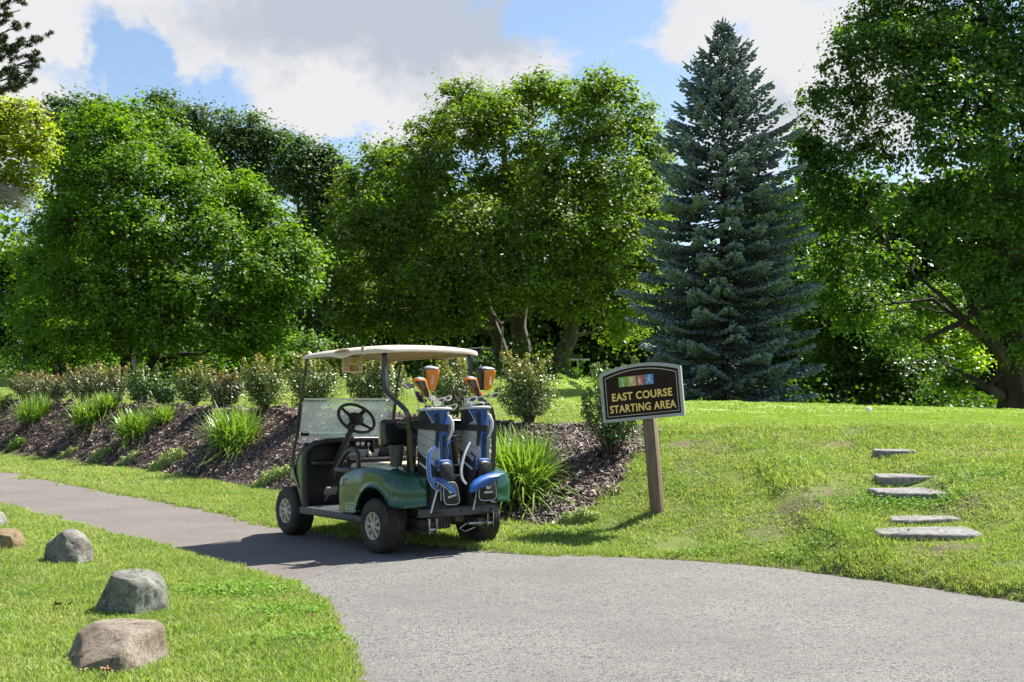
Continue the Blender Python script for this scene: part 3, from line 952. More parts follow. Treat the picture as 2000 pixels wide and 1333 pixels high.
tree('oak_tree', 'broad spreading oak with several leaning trunks rising behind the golf cart', 58, 1030, OAK, 2500, 66, .165, oak_leaf,
     [[(1022, 728, 0, .55), (1020, 690, 0, .46), (1012, 640, 0, .4), (1020, 560, 0, .34), (1000, 440, 0, .25), (985, 300, 0, .13), (980, 220, 0, .06)],
      [(1085, 738, -1, .60), (1092, 700, -1, .45), (1112, 660, -1, .36), (1120, 580, -1, .32), (1105, 480, 0, .26), (1130, 350, 0, .18), (1150, 230, 0, .07)],
      [(985, 720, 1, .42), (975, 670, 1, .32), (950, 600, 1, .28), (930, 500, 0, .22), (880, 380, 0, .13), (850, 280, 0, .06)],
      [(1120, 600, -1, .26), (1160, 545, -2, .22), (1210, 500, -2, .16), (1260, 440, -1, .09)],
      [(950, 600, 1, .22), (860, 540, 0, .17), (760, 470, 0, .12), (690, 400, 0, .07)]], seed=3, clump_r=1.0, dens_in=.35, bark=bark_m)

# big maple in front at left
MAP = [(215, 225, 60, 40, 0), (290, 235, 60, 40, 1), (160, 280, 60, 50, 0), (250, 300, 85, 55, -2), (340, 290, 65, 50, 0), (385, 340, 60, 50, 0), (190, 370, 80, 60, -2), (300, 380, 90, 60, -3), (405, 400, 70, 55, -2), (470, 370, 45, 40, 0),
       (500, 400, 50, 40, -1), (120, 440, 60, 60, 0), (220, 470, 90, 60, -3), (330, 480, 90, 60, -4), (440, 480, 80, 55, -3), (530, 450, 55, 40, -1), (580, 500, 55, 45, -2), (600, 555, 45, 40, -2), (530, 545, 65, 50, -3), (110, 540, 65, 60, 0),
       (210, 570, 90, 60, -3), (320, 580, 90, 55, -4), (430, 575, 85, 55, -4), (560, 620, 55, 45, -2), (480, 640, 70, 45, -3), (390, 650, 80, 45, -4), (290, 660, 80, 40, -2), (180, 650, 70, 40, -1), (70, 620, 70, 50, 1), (100, 380, 45, 50, 2), (20, 480, 70, 70, 3), (10, 600, 70, 60, 3), (60, 690, 90, 40, 2), (590, 680, 60, 36, 0), (520, 690, 70, 30, -2), (150, 700, 80, 28, 0), (370, 700, 70, 26, 0)]
tree('maple_tree', 'dense bright green maple spreading over the left row of bushes', 44, 255, MAP, 2500, 70, .128, maple_leaf,
     [[(250, 762, 0, .36), (252, 690, 0, .28), (262, 560, 0, .23), (255, 430, 0, .16), (260, 300, 0, .08), (250, 240, 0, .04)],
      [(312, 762, -1, .34), (322, 690, -1, .26), (322, 560, -1, .2), (345, 440, -1, .14), (350, 320, 0, .06)],
      [(95, 770, 1, .30), (98, 690, 1, .25), (110, 560, 1, .2), (140, 420, 0, .13), (170, 310, 0, .05)],
      [(320, 600, -1, .16), (400, 520, -2, .12), (480, 460, -2, .08), (560, 480, -2, .04)],
      [(80, 775, 3, .2), (84, 700, 3, .17), (80, 600, 2, .12)]], seed=5, clump_r=.72, dens_in=.25, bark=bark_d, tip=.8)

BK1 = [(110, 230, 60, 45, 0), (165, 215, 55, 40, 1), (330, 215, 60, 38, 0), (390, 235, 60, 40, 1), (450, 255, 55, 38, 0), (500, 262, 50, 36, 0), (540, 290, 50, 40, 0), (440, 320, 80, 60, 0), (360, 300, 80, 60, 1), (90, 300, 50, 50, 2), (500, 360, 60, 60, 1), (470, 440, 70, 60, 1)]
tree('oak_tree', 'grey green oak whose rounded crown shows above and behind the left maple', 66, 420, BK1, 800, 52, .19, back_leaf,
     [[(420, 742, 0, .5), (425, 600, 0, .4), (430, 430, 0, .3), (400, 300, 0, .15)], [(430, 430, 0, .25), (500, 320, 0, .1)], [(425, 600, 0, .3), (250, 400, 0, .2), (130, 250, 0, .1)]], seed=8, clump_r=1.1)
BK2 = [(590, 300, 45, 35, 0), (632, 310, 42, 32, 0), (655, 345, 40, 40, 1), (600, 350, 55, 45, 0), (560, 330, 40, 35, 1), (640, 400, 55, 45, 0), (650, 460, 60, 50, 0), (645, 530, 60, 50, 1), (670, 600, 60, 50, 0), (620, 620, 70, 50, 0), (640, 680, 70, 40, 0)]
tree('oak_tree', 'dusky green tree filling the dip between the left maple and the big oak', 64, 640, BK2, 700, 52, .19, back_leaf,
     [[(640, 742, 0, .45), (640, 620, 0, .35), (635, 480, 0, .25), (625, 340, 0, .1)], [(638, 520, 0, .2), (590, 440, 0, .12), (570, 350, 0, .06)]], seed=9, clump_r=1.0)

# yellowing tree at the left edge
LIM = [(20, 215, 55, 40, 0), (70, 245, 32, 30, 0), (30, 285, 60, 45, 0), (78, 300, 26, 34, 0), (15, 390, 34, 26, 0), (20, 350, 55, 38, 0), (66, 355, 28, 24, 0), (-50, 250, 70, 70, 0), (-60, 350, 70, 60, 0), (-150, 240, 90, 80, 0), (-170, 370, 90, 80, 0), (-120, 470, 70, 60, 0), (-230, 300, 80, 80, 0)]
lim = tree('maple_tree', 'yellow green maple reaching in at the left edge below the pine', 30, -110, LIM, 800, 56, .09, lime_leaf,
           [[(-110, 800, 0, .2), (-105, 560, 0, .15), (-70, 380, 0, .1), (-30, 280, 0, .06)]], seed=12, clump_r=.42, tip=.9)
mb = MB()
rb = Vector(lim.location)
for k in range(34):
    a = PW(random.uniform(-30, 30), random.uniform(355, 385), 29.5); b = PW(random.uniform(10, 78), random.uniform(375, 428), 29.3 + random.uniform(-.6, .6))
    cv = curve_pts(a, b, 4, .05, .05)
    mb.tube([p - rb for p in cv], [.014, .011, .009, .006, .003], 3, cap=False)
    for q in range(3):
        s = cv[random.randint(1, 3)]; e = s + Vector((random.uniform(.05, .4), random.uniform(-.2, .2), random.uniform(-.3, .15)))
        mb.tube([s - rb, e - rb], [.006, .003], 3, cap=False)
o = mb.build('bare_twig', mat('dead_twig', (.3, .27, .23), .9), lim, recalc=False)
o['label'] = 'spray of bare grey dead twigs under the yellow leaves'

# big dark maple at right
RM = [(1690, 40, 60, 50, 0), (1790, 30, 90, 60, 1), (1900, 40, 90, 70, 0), (2020, 60, 90, 90, 0), (1640, 130, 55, 45, -1), (1720, 130, 85, 60, -2), (1830, 140, 95, 70, -2), (1950, 160, 90, 70, -2), (1600, 190, 45, 30, 0), (1650, 220, 60, 42, -1), (1740, 230, 90, 60, -3),
      (1860, 250, 80, 55, -3), (1960, 270, 70, 60, -3), (1680, 300, 85, 55, -1), (1780, 330, 85, 50, -4), (1610, 340, 60, 50, 0), (1900, 350, 60, 45, -3), (1990, 380, 70, 60, -3), (1640, 410, 80, 50, -1), (1740, 430, 90, 50, -3), (1860, 440, 85, 50, -4), (1970, 470, 80, 60, -3),
      (1620, 480, 60, 40, 0), (1700, 520, 70, 35, -1), (1800, 530, 60, 30, -3), (1560, 420, 50, 60, 1), (1850, 580, 70, 40, 1), (1780, 640, 60, 35, 2), (1700, 600, 60, 40, 1), (1640, 540, 60, 50, 1), (1880, 745, 60, 24, 1), (1960, 640, 60, 40, 1), (1930, 690, 50, 30, -4), (1890, 600, 60, 34, -4), (1975, 560, 50, 50, -5), (1580, 260, 40, 30, 0), (1590, 300, 40, 34, 0), (1920, 560, 80, 50, -2), (1990, 620, 50, 50, -3), (1900, 640, 60, 22, -3), (1960, 700, 50, 30, -3), (2100, 200, 120, 120, 0), (2120, 420, 130, 110, 0), (1900, -90, 150, 90, 0), (2080, -60, 150, 110, 0), (1770, -60, 90, 60, 0)]
tree('maple_tree', 'very large dark maple with long drooping limbs filling the right edge', 38, 1985, RM, 2900, 60, .125, dark_maple_leaf,
     [[(1985, 812, 0, .68), (1978, 740, 0, .52), (1985, 640, 0, .5), (1975, 520, 0, .45), (1960, 380, 0, .36), (1940, 230, 0, .25), (1920, 60, 0, .15), (1900, -60, 0, .06)],
      [(1960, 780, 0, .17), (1915, 762, -1, .12), (1870, 738, -1, .08), (1835, 720, -1, .04)],
      [(1975, 740, 0, .20), (1920, 685, -1, .13), (1870, 640, -1, .10), (1790, 585, -2, .07), (1740, 545, -2, .04), (1700, 500, -2, .02)],
      [(1975, 700, 0, .2), (1900, 660, -1, .13), (1830, 640, -2, .1), (1760, 670, -2, .05)],
      [(1900, 650, -1, .12), (1855, 560, -1, .1), (1830, 500, -2, .07), (1790, 440, -2, .05)],
      [(1975, 560, 0, .3), (1930, 340, -1, .2), (1880, 290, -1, .13), (1840, 230, -1, .08)],
      [(1870, 640, -1, .08), (1800, 590, -1, .06), (1690, 605, -2, .03)],
      [(1980, 640, 0, .2), (2100, 480, 0, .15), (2150, 300, 0, .1)]], seed=15, clump_r=.62, dens_in=.3, bark=bark_d, tip=.7, twigs=.75, flat=.75, up=.6)

# lower trees behind at right: dark, with back light painted into pale leaves
UN1 = [(1640, 600, 70, 45, 0), (1710, 640, 70, 50, 0), (1650, 690, 80, 45, 0), (1740, 720, 80, 45, 0), (1820, 720, 70, 50, 1), (1600, 650, 50, 60, 1), (1640, 760, 80, 40, 0), (1790, 770, 80, 30, 0), (1580, 560, 60, 60, 1), (1700, 560, 60, 40, 1)]
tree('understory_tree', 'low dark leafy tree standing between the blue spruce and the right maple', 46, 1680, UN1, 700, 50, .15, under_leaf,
     [[(1680, 815, 0, .2), (1680, 740, 0, .15), (1650, 640, 0, .08)], [(1680, 760, 0, .1), (1750, 700, 0, .05)]], seed=18, clump_r=.7, bark=bark_d)
UN2 = [(1800, 640, 60, 36, 0), (1860, 660, 60, 34, 0), (1760, 610, 45, 26, 0), (1830, 700, 50, 24, 0), (1890, 700, 45, 24, 0), (1700, 580, 40, 22, 1)]
tree('young_maple_tree', 'young maple under the right maple limbs, back light painted into its yellow green leaves', 50, 1830, UN2, 260, 34, .19, glow_leaf,
     [[(1830, 812, 0, .12), (1832, 720, 0, .09), (1835, 640, 0, .04)]], seed=19, clump_r=.6, bark=bark_d, cat='tree')

# distant wood
DW = []
for i in range(66):
    px = -600 + i * 50 + random.uniform(-20, 20)
    for py, ry in ((765, 40), (720, 50), (650, 60), (590, 60), (530 + 40 * math.sin(i), 60)) + (((450, 60), (400, 50)) if px > 1480 else (((465, 60), (400, 55)) if 620 < px < 1350 else ())):
        DW.append((px, py + random.uniform(-15, 15), 55, ry, random.uniform(-4, 6)))
RNG = np.random.default_rng(21)


def wood():
    Y = 86; sc = Y / FPX
    P, Nn, T = [], [], []
    for (px, py, rx, ry, dy) in DW:
        c = np.array(PW(px, py, Y)); c[1] += dy
        k = 30
        d = RNG.normal(size=(k, 3)); d /= np.linalg.norm(d, axis=1, keepdims=True)
        cc = c + d * np.array([rx, 60, ry]) * sc * (RNG.random((k, 1)) ** .4)
        n = k * 20
        q = RNG.normal(size=(n, 3)) * .62
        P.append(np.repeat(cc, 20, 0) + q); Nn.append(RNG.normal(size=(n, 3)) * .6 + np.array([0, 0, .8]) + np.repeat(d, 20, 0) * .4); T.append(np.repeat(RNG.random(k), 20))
    P = np.concatenate(P); Nn = np.concatenate(Nn); T = np.concatenate(T)
    V_, F_ = leaf_arrays(P, Nn, RNG.uniform(.4, .8, len(P)))
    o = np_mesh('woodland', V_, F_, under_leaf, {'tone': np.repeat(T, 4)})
    tag(o, 'far dark green woodland seen through the gaps between the trees', kind='stuff')


wood()


def undergrowth():
    # low brush along the foot of the far trees
    P, Nn, T = [], [], []
    for i in range(150):
        px = RNG.uniform(-200, 2150); Y = RNG.uniform(52, 66) if px < 1350 else RNG.uniform(42, 56)
        x = (px - 1000) / FPX * Y
        z = Hs(x, Y); hgt = RNG.uniform(.6, 2.4)
        k = 260
        q = RNG.normal(size=(k, 3)) * np.array([.9, .8, hgt * .35]) + np.array([x, Y, z + hgt * .45])
        P.append(q); Nn.append(RNG.normal(size=(k, 3)) + np.array([0, 0, .5])); T.append(np.full(k, RNG.random()))
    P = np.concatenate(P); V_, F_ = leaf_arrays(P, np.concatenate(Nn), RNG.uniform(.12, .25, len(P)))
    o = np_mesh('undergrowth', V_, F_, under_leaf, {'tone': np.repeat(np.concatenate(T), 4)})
    tag(o, 'tangled dark undergrowth along the foot of the far trees', kind='stuff')


undergrowth()

# ------------------------------------------------------------------ blue spruce
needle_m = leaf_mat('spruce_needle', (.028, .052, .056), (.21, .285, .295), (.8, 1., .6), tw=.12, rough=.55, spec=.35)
needle_brown = mat('spruce_inner', (.07, .055, .035), .9)


def spindles(a, b, r, seg=4):
    """a,b (n,3) ends, r (n,) -> tapered fuzzy shoots"""
    n = len(a)
    t = b - a; L_ = np.linalg.norm(t, axis=1, keepdims=True); t = t / (L_ + 1e-9)
    ref = RNG.normal(size=(n, 3)); u = np.cross(t, ref); u /= np.linalg.norm(u, axis=1, keepdims=True); w = np.cross(t, u)
    rings = []
    rings.append(a[:, None, :])
    for f, rr in ((.25, 1.0), (.72, .85)):
        ang = np.arange(seg) * 2 * np.pi / seg
        ring = (a + t * L_ * f)[:, None, :] + (u[:, None, :] * np.cos(ang)[None, :, None] + w[:, None, :] * np.sin(ang)[None, :, None]) * (r * rr)[:, None, None]
        rings.append(ring)
    rings.append(b[:, None, :])
    P = np.concatenate(rings, 1)
    k = 2 + 2 * seg
    F = []
    for j in range(seg):
        j2 = (j + 1) % seg
        F += [[0, 1 + j2, 1 + j], [1 + j, 1 + j2, 1 + seg + j2], [1 + j, 1 + seg + j2, 1 + seg + j], [1 + seg + j, 1 + seg + j2, 1 + 2 * seg]]
    F = np.array(F)
    FF = (np.arange(n)[:, None, None] * k + F[None]).reshape(-1, 3)
    return P.reshape(-1, 3), FF, k


def spruce():
    global RNG
    RNG = np.random.default_rng(31); random.seed(31)
    Y = 36
    bx = (1412 - 1000) / FPX * Y
    zb = Hs(bx, Y)
    top = CAMH + (HOR - 38) / FPX * Y
    Ht = top - zb
    root = empty('spruce_tree', 'tall blue spruce with tiered silvery blue boughs behind the sign', 'tree', (bx, Y, zb))
    mb = MB()
    mb.tube([(0, 0, 0), (.03, 0, Ht * .4), (0, .02, Ht * .8), (0, 0, Ht)], [.2, .14, .06, .012], 8)
    A, B, Rr, T = [], [], [], []
    # (height fraction, radius in m) from outline
    prof = [(0, 2.6), (.08, 2.85), (.25, 2.9), (.42, 2.85), (.55, 2.55), (.62, 2.25), (.70, 1.9), (.77, 1.65), (.82, 1.25), (.88, .85), (.94, .42), (1, .05)]
    z = .35
    br = MB()
    while z < Ht * .985:
        f = z / Ht
        rad = float(np.interp(f, [p[0] for p in prof], [p[1] for p in prof]))
        nb = 12 if f < .7 else (9 if f < .85 else 6)
        ph = random.random() * 6
        for k in range(nb):
            a = ph + 2 * math.pi * k / nb + random.uniform(-.2, .2)
            L_ = rad * random.uniform(.62, 1.04)
            if random.random() < .12: L_ *= 1.18
            up = .05 + .75 * max(0, f - .55) / .45
            dirv = Vector((math.cos(a), math.sin(a), 0))
            pts = []
            ns = 9
            zz = z + random.uniform(-.16, .16); tl = random.uniform(-.09, .07)
            for i in range(ns + 1):
                t = i / ns
                dz = (up * t - .12 * (1 - f) * t * (1 - t) * 2 + .05 * t ** 4 - .17 * max(0, .8 - f) / .8 * t + tl * t) * L_
                pts.append(dirv * L_ * t + Vector((0, 0, zz + dz)))
            if L_ > .25:
                br.tube(pts, [.03 * (1 - .85 * i / ns) * (.4 + rad / 3) for i in range(ns + 1)], 3, cap=False)
            side = Vector((-dirv.y, dirv.x, 0))
            # side shoots, flattened spray, more at the outside
            m_ = int(8 + 72 * L_)
            for q in range(m_):
                t = random.random() ** .55
                if t < .18: t = random.uniform(.3, 1)
                i = min(int(t * ns), ns - 1); p = pts[i].lerp(pts[i + 1], t * ns - i)
                sgn = random.choice((-1, 1))
                wid = (.22 + .58 * L_ / 3) * (1.25 - t) * random.uniform(.2, 1.25)
                s0 = p + side * sgn * wid * .8 + dirv * wid * .45 + Vector((0, 0, -.20 * wid + random.uniform(-.06, .03)))
                ln = random.uniform(.09, .19) * (1.0 if f < .8 else .85)
                d_ = (dirv * random.uniform(.5, 1.0) + side * sgn * random.uniform(.2, .9) + Vector((0, 0, random.uniform(-.30, .30) + up * .4))).normalized()
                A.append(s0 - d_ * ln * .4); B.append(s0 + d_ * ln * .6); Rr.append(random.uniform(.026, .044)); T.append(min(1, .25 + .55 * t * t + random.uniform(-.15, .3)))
            # leader shoot
            d_ = (pts[-1] - pts[-2]).normalized()
            A.append(pts[-1] - d_ * .1); B.append(pts[-1] + d_ * random.uniform(.15, .3)); Rr.append(.026); T.append(.6)
        z += (.37 if f < .75 else .27) * random.uniform(.8, 1.2)
    # top leader
    for (zz, ln, sx, rr) in ((Ht - .55, .75, 0, .03), (Ht - .5, .32, .5, .024), (Ht - .5, .34, -.5, .024), (Ht - .62, .36, .35, .024), (Ht - .62, .33, -.4, .024), (Ht - .8, .4, .6, .024), (Ht - .85, .42, -.6, .024)):
        A.append(Vector((0, 0, zz))); B.append(Vector((sx * ln * .8, 0, zz + ln))); Rr.append(rr); T.append(.5)
    A = np.array([tuple(v) for v in A]); B = np.array([tuple(v) for v in B]); Rr = np.array(Rr); T = np.array(T)
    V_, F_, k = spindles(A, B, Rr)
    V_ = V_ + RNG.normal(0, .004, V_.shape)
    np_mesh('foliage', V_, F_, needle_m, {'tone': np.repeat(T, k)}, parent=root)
    mb.build('trunk', bark_d, root, recalc=False)
    br.build('branch', needle_brown, root, recalc=False)


spruce()


# pine at the far left top
def pine():
    global RNG
    RNG = np.random.default_rng(41); random.seed(41)
    Y = 26
    bx = (-230 - 1000) / FPX * Y
    root = empty('pine_tree', 'tall pine with tufted boughs reaching in at the top left corner', 'tree', (bx, Y, Hs(bx, Y)))
    b0 = Vector(root.location)
    mb = MB()
    tr = [Vector((0, 0, 0)), Vector((.1, 0, 4)), Vector((.05, 0, 8)), Vector((0, 0, 12))]
    mb.tube(tr, [.3, .24, .17, .05], 8)
    A, B, Rr, T = [], [], [], []
    boughs = [((-120, 60), (40, 20)), ((-120, 100), (60, 80)), ((-110, 150), (75, 112)), ((-110, 150), (75, 128)), ((-120, 190), (70, 155)), ((-110, 120), (30, 100)), ((-100, 60), (30, -10)), ((-110, 20), (20, -40)), ((-120, 200), (30, 165)), ((-100, 90), (40, 50))]
    for (s, e) in boughs:
        a = PW(*s, Y) - b0; b = PW(*e, Y + random.uniform(-.5, .5)) - b0
        st = Vector((0, 0, a.z - .5))
        cv = curve_pts(st, b, 8, -.04, .02)
        mb.tube(cv, [.05 - .005 * i for i in range(9)], 5)
        for q in range(30):
            t = random.uniform(.4, 1.0); i = min(int(t * 8), 7); p = cv[i].lerp(cv[i + 1], t * 8 - i)
            tipd = Vector((random.uniform(.1, .5), random.uniform(-.35, .35), random.uniform(-.05, .28))) * random.uniform(.4, 1)
            tip = p + tipd
            mb.tube([p, p + tipd * .5 + Vector((0, 0, -.02)), tip], [.012, .009, .006], 3, cap=False)
            for k in range(60):
                d_ = (tipd.normalized() * .5 + Vector((random.gauss(0, .6), random.gauss(0, .6), random.gauss(.15, .6)))).normalized()
                o_ = tip - tipd.normalized() * random.uniform(0, .12)
                A.append(o_); B.append(o_ + d_ * random.uniform(.07, .12)); Rr.append(.009); T.append(random.random())
    A = np.array([tuple(v) for v in A]); B = np.array([tuple(v) for v in B])
    V_, F_, k = spindles(A, B, np.array(Rr), 3)
    m = leaf_mat('pine_needle', (.03, .055, .018), (.10, .13, .045), (1, 1.1, .5), tw=.2, rough=.5)
    np_mesh('foliage', V_, F_, m, {'tone': np.repeat(np.array(T), k)}, parent=root)
    mb.build('trunk', bark_m, root, recalc=False)


pine()

# ------------------------------------------------------------------ shrubs
shrub_m = leaf_mat('shrub_leaf', (.06, .10, .025), (.27, .34, .10), (1.2, 1.3, .4), tint=(.62, .40, .09), tw=.3, rough=.34, spec=.6)
shrub_r = leaf_mat('shrub_leaf_reddish', (.08, .105, .04), (.31, .33, .16), (1.2, 1.2, .4), tint=(.58, .30, .16), tw=.3, rough=.34, spec=.6)
shrub_g = leaf_mat('shrub_leaf_green', (.05, .10, .024), (.20, .30, .09), (1.2, 1.3, .4), tint=(.25, .3, .06), tw=.3, rough=.34, spec=.6)
stem_m = mat('shrub_stem', (.10, .075, .05), .85, bump=.3)


def shrub(px, Y, top, hw, label, seed, m=shrub_m, n=4200, ls=.034, tipf=.55, narrow=.35):
    global RNG
    RNG = np.random.default_rng(seed); random.seed(seed)
    x = (px - 1000) / FPX * Y; z = Hs(x, Y)
    h = CAMH + (HOR - top) / FPX * Y - z; r = hw / FPX * Y
    root = empty('shrub', label, 'shrub', (x, Y, z), group='flowering shrubs along the top of the mulch bed')
    mb = MB(); tips = []
    for k in range(46 if narrow < .5 else 26):
        a = random.uniform(0, 6.28); rr = r * random.random() ** .5
        hh = h * random.uniform(.62, 1.0) * (1 - .22 * (rr / r) ** 2)
        if k < 6: hh = h * random.uniform(.95, 1.05)
        e = Vector((math.cos(a) * rr, math.sin(a) * rr, hh)); s = Vector((math.cos(a) * .04, math.sin(a) * .04, -.02))
        mid = Vector((e.x * narrow, e.y * narrow, hh * .4))
        pts = [s, mid, (mid + e) * .5 + Vector((e.x * .12, e.y * .12, 0)), e]
        mb.tube(pts, [.012, .009, .006, .003], 4, cap=False)
        tips.append(pts)
    per = n // len(tips)
    pos, nr, tip = [], [], []
    for pts in tips:
        t = RNG.random(per) ** .6 * .92 + .12
        P = np.array([tuple(p) for p in pts]); seg = np.clip(t * 3, 0, 2.999); i = seg.astype(int); f = (seg - i)[:, None]
        p = P[i] * (1 - f) + P[i + 1] * f
        off = RNG.normal(size=(per, 3)); off /= np.linalg.norm(off, axis=1, keepdims=True)
        p = p + off * (RNG.random((per, 1)) ** .5) * (.05 + .18 * r) * np.clip(1.25 - t, .12, 1)[:, None] * 1.3
        pos.append(p); nr.append(off * .8 + np.array([0, 0, .6]) + RNG.normal(size=(per, 3)) * .3)
        tip.append(np.clip((p[:, 2] / h - .62) * 2.6, 0, 1) * (RNG.random(per) < tipf) * RNG.uniform(.4, 1, per))
    pos = np.concatenate(pos); keep = pos[:, 2] > .12 * h
    nr = np.concatenate(nr); tip = np.concatenate(tip)
    # droop: low foliage on the outside
    k2 = int(n * (.45 if narrow < .5 else .22))
    a = RNG.uniform(0, 2 * np.pi, k2); rr = r * RNG.uniform(.3, 1.0, k2); zz = h * RNG.uniform(.16, .7, k2)
    rr = rr * (.5 + .55 * np.clip(zz / (h * .45), 0, 1)) * (1 + .15 * np.sin(a * 5 + zz * 9))
    p2 = np.stack([np.cos(a) * rr, np.sin(a) * rr, zz], 1)
    pos = np.concatenate([pos[keep], p2]); nr = np.concatenate([nr[keep], np.stack([np.cos(a), np.sin(a), np.full(k2, .7)], 1) + RNG.normal(size=(k2, 3)) * .5]); tip = np.concatenate([tip[keep], np.zeros(k2)])
    nl = len(pos)
    V_, F_ = leaf_arrays(pos, nr, ls * RNG.uniform(.7, 1.4, nl), .55, .3)
    np_mesh('foliage', V_, F_, m, {'tone': np.repeat(RNG.random(nl), 4), 'tip': np.repeat(tip, 4)}, parent=root)
    mb.build('stem', stem_m, root, recalc=False)


SH = [(62, 29.5, 727, 42, 'pinkish tipped shrub at the far left end of the row', shrub_r), (110, 28.6, 733, 30, 'small pinkish shrub second from the far left end', shrub_r),
      (165, 26.8, 713, 40, 'rounded reddish tipped shrub third from the far left end', shrub_r), (218, 25.8, 716, 34, 'upright shrub fourth from the left, behind the second daylily clump', shrub_r),
      (277, 24.4, 714, 36, 'dark green narrow based shrub fifth from the left', shrub_g), (322, 23.6, 742, 24, 'smallest shrub, squeezed in sixth from the left', shrub_g),
      (378, 22.6, 713, 44, 'dense bushy shrub with amber tips, seventh from the left', shrub_m), (440, 21.0, 724, 36, 'shrub with sparse orange tips between two taller bushes', shrub_r),
      (518, 19.4, 697, 48, 'tall golden tipped shrub just left of the golf cart', shrub_m), (612, 17.9, 693, 58, 'broad shrub seen behind the front of the cart roof post', shrub_m),
      (738, 16.4, 692, 62, 'shrub seen through the middle of the cart below the hanging card', shrub_m), (885, 15.4, 702, 52, 'shrub seen between the two rear roof posts behind the golf bags', shrub_m),
      (1032, 14.2, 690, 64, 'large full shrub standing right of the golf bags', shrub_m), (1195, 12.5, 708, 62, 'open branched shrub partly hidden behind the sign', shrub_g)]
for i, (px, Y, top, hw, lb, m) in enumerate(SH):
    big = i >= 8
    shrub(px, Y, top, hw, lb, 60 + i, m, n=(5200 if i == 12 else (4200 if i == 13 else (4300 if big else 3200))), ls=(.036 if i >= 11 else .042 if big else .052), tipf=.5 if i != 13 else .35, narrow=.3 if i != 13 else .55)

# ------------------------------------------------------------------ daylilies & stonecrop
lily_m = leaf_mat('daylily_leaf', (.12, .23, .03), (.32, .43, .09), (1.2, 1.3, .4), tw=.38, rough=.35, spec=.5)


def lily(px, py, hw, h_px, label, seed, n=420):
    n = int(n * .95)
    global RNG
    RNG = np.random.default_rng(seed)
    x, y, z = hit(px, py)
    r = hw / FPX * y; h = h_px / FPX * y
    root = empty('daylily_clump', label, 'plant', (x, y + r * .35, Hs(x, y + r * .35)), group='daylily clumps growing in the mulch bed')
    V_, F_, T_ = [], [], []
    ns = 7
    a = RNG.uniform(0, 2 * np.pi, n); rb = r * .55 * RNG.random(n) ** .5; ab = RNG.uniform(0, 2 * np.pi, n)
    ll = RNG.uniform(.55, 1.0, n); w = RNG.uniform(.008, .014, n)
    n_ = n; reach = r * RNG.uniform(.25, 1.25, n) ** .9; hh = h * RNG.uniform(.35, 1.15, n)
    side = np.stack([-np.sin(a), np.cos(a), np.zeros(n)], 1)
    base = np.stack([np.cos(ab) * rb, np.sin(ab) * rb, np.zeros(n)], 1)
    P = []
    phi = R(88) - np.abs(RNG.normal(0, R(34), n)); phi = np.clip(phi, R(14), R(88))
    Lb = RNG.uniform(.75, 1.2, n) * np.maximum(h * 1.15, r * 1.35)
    drp = RNG.uniform(.15, .75, n) * (1.2 - .7 * np.sin(phi))
    for i in range(ns + 1):
        t = i / ns
        bend = drp * t * t
        rr = Lb * np.cos(phi) * t * (1 + .25 * bend) + Lb * bend * .35
        zz = np.maximum(Lb * (np.sin(phi) * t - bend * (.45 + .75 * t)), .012 - .05 * (phi < R(30)) * t)
        c = base + np.stack([np.cos(a) * rr, np.sin(a) * rr, zz], 1)
        c[:, 2] += .75 * .3 * (np.sin(a) * rr)
        ww = (w * (1 - t ** 2.2) + .0008)[:, None]
        P += [c - side * ww, c + side * ww]
    P = np.stack(P, 1)
    k = 2 * (ns + 1)
    F = []
    for i in range(ns):
        F += [[2 * i, 2 * i + 1, 2 * i + 3], [2 * i, 2 * i + 3, 2 * i + 2]]
    FF = (np.arange(n)[:, None, None] * k + np.array(F)[None]).reshape(-1, 3)
    np_mesh('leaf_blades', P.reshape(-1, 3), FF, lily_m, {'tone': np.repeat(RNG.random(n), k)}, parent=root)['kind'] = 'stuff'


lily(62, 834, 48, 52, 'low daylily clump nearest the left edge of the bed', 80, 420)
lily(4, 806, 26, 28, 'little daylily clump cut by the left edge of the photo', 81, 200)
lily(170, 842, 50, 56, 'daylily clump second from the left with broad weeds at its foot', 82, 460)
lily(208, 812, 32, 44, 'upper daylily clump tucked behind the second one from the left', 83, 260)
lily(258, 866, 48, 62, 'rounded daylily clump in the middle of the left bed', 84, 480)
lily(318, 834, 30, 40, 'smaller daylily clump just up the slope from the middle one', 85, 260)
lily(452, 888, 72, 84, 'widest daylily clump left of the golf cart', 86, 760)
lily(1015, 982, 88, 132, 'tall arching daylily clump right behind the cart rear wheel', 87, 820)
# a few orange flowers
flm = mat('daylily_flower', (.75, .28, .02), .5)
for px, py, Y in ((983, 908, 12.3), (1018, 912, 12.2)):
    p = PW(px, py, Y)
    mb = MB()
    for k in range(6):
        a = k * math.pi / 3
        d_ = Vector((math.cos(a), math.sin(a) * .6, .5)); s = Vector((-math.sin(a), math.cos(a), 0)) * .006
        q = Vector((0, 0, 0))
        mb.add([q, q + d_ * .02 + s, q + d_ * .035, q + d_ * .02 - s], [(0, 1, 2, 3)])
    mb.tube([(0, 0, 0), (0, .02, -.2)], [.002, .003], 4)
    o = mb.build('daylily_flower', flm, recalc=False); o.location = p
    tag(o, 'small orange daylily bloom over the clump, ' + ('the left one' if px < 1000 else 'the right one'), 'flower', 'orange daylily blooms')

sed_m = leaf_mat('stonecrop_leaf', (.27, .38, .10), (.52, .60, .28), (1.1, 1.1, .5), tw=.25, rough=.5)


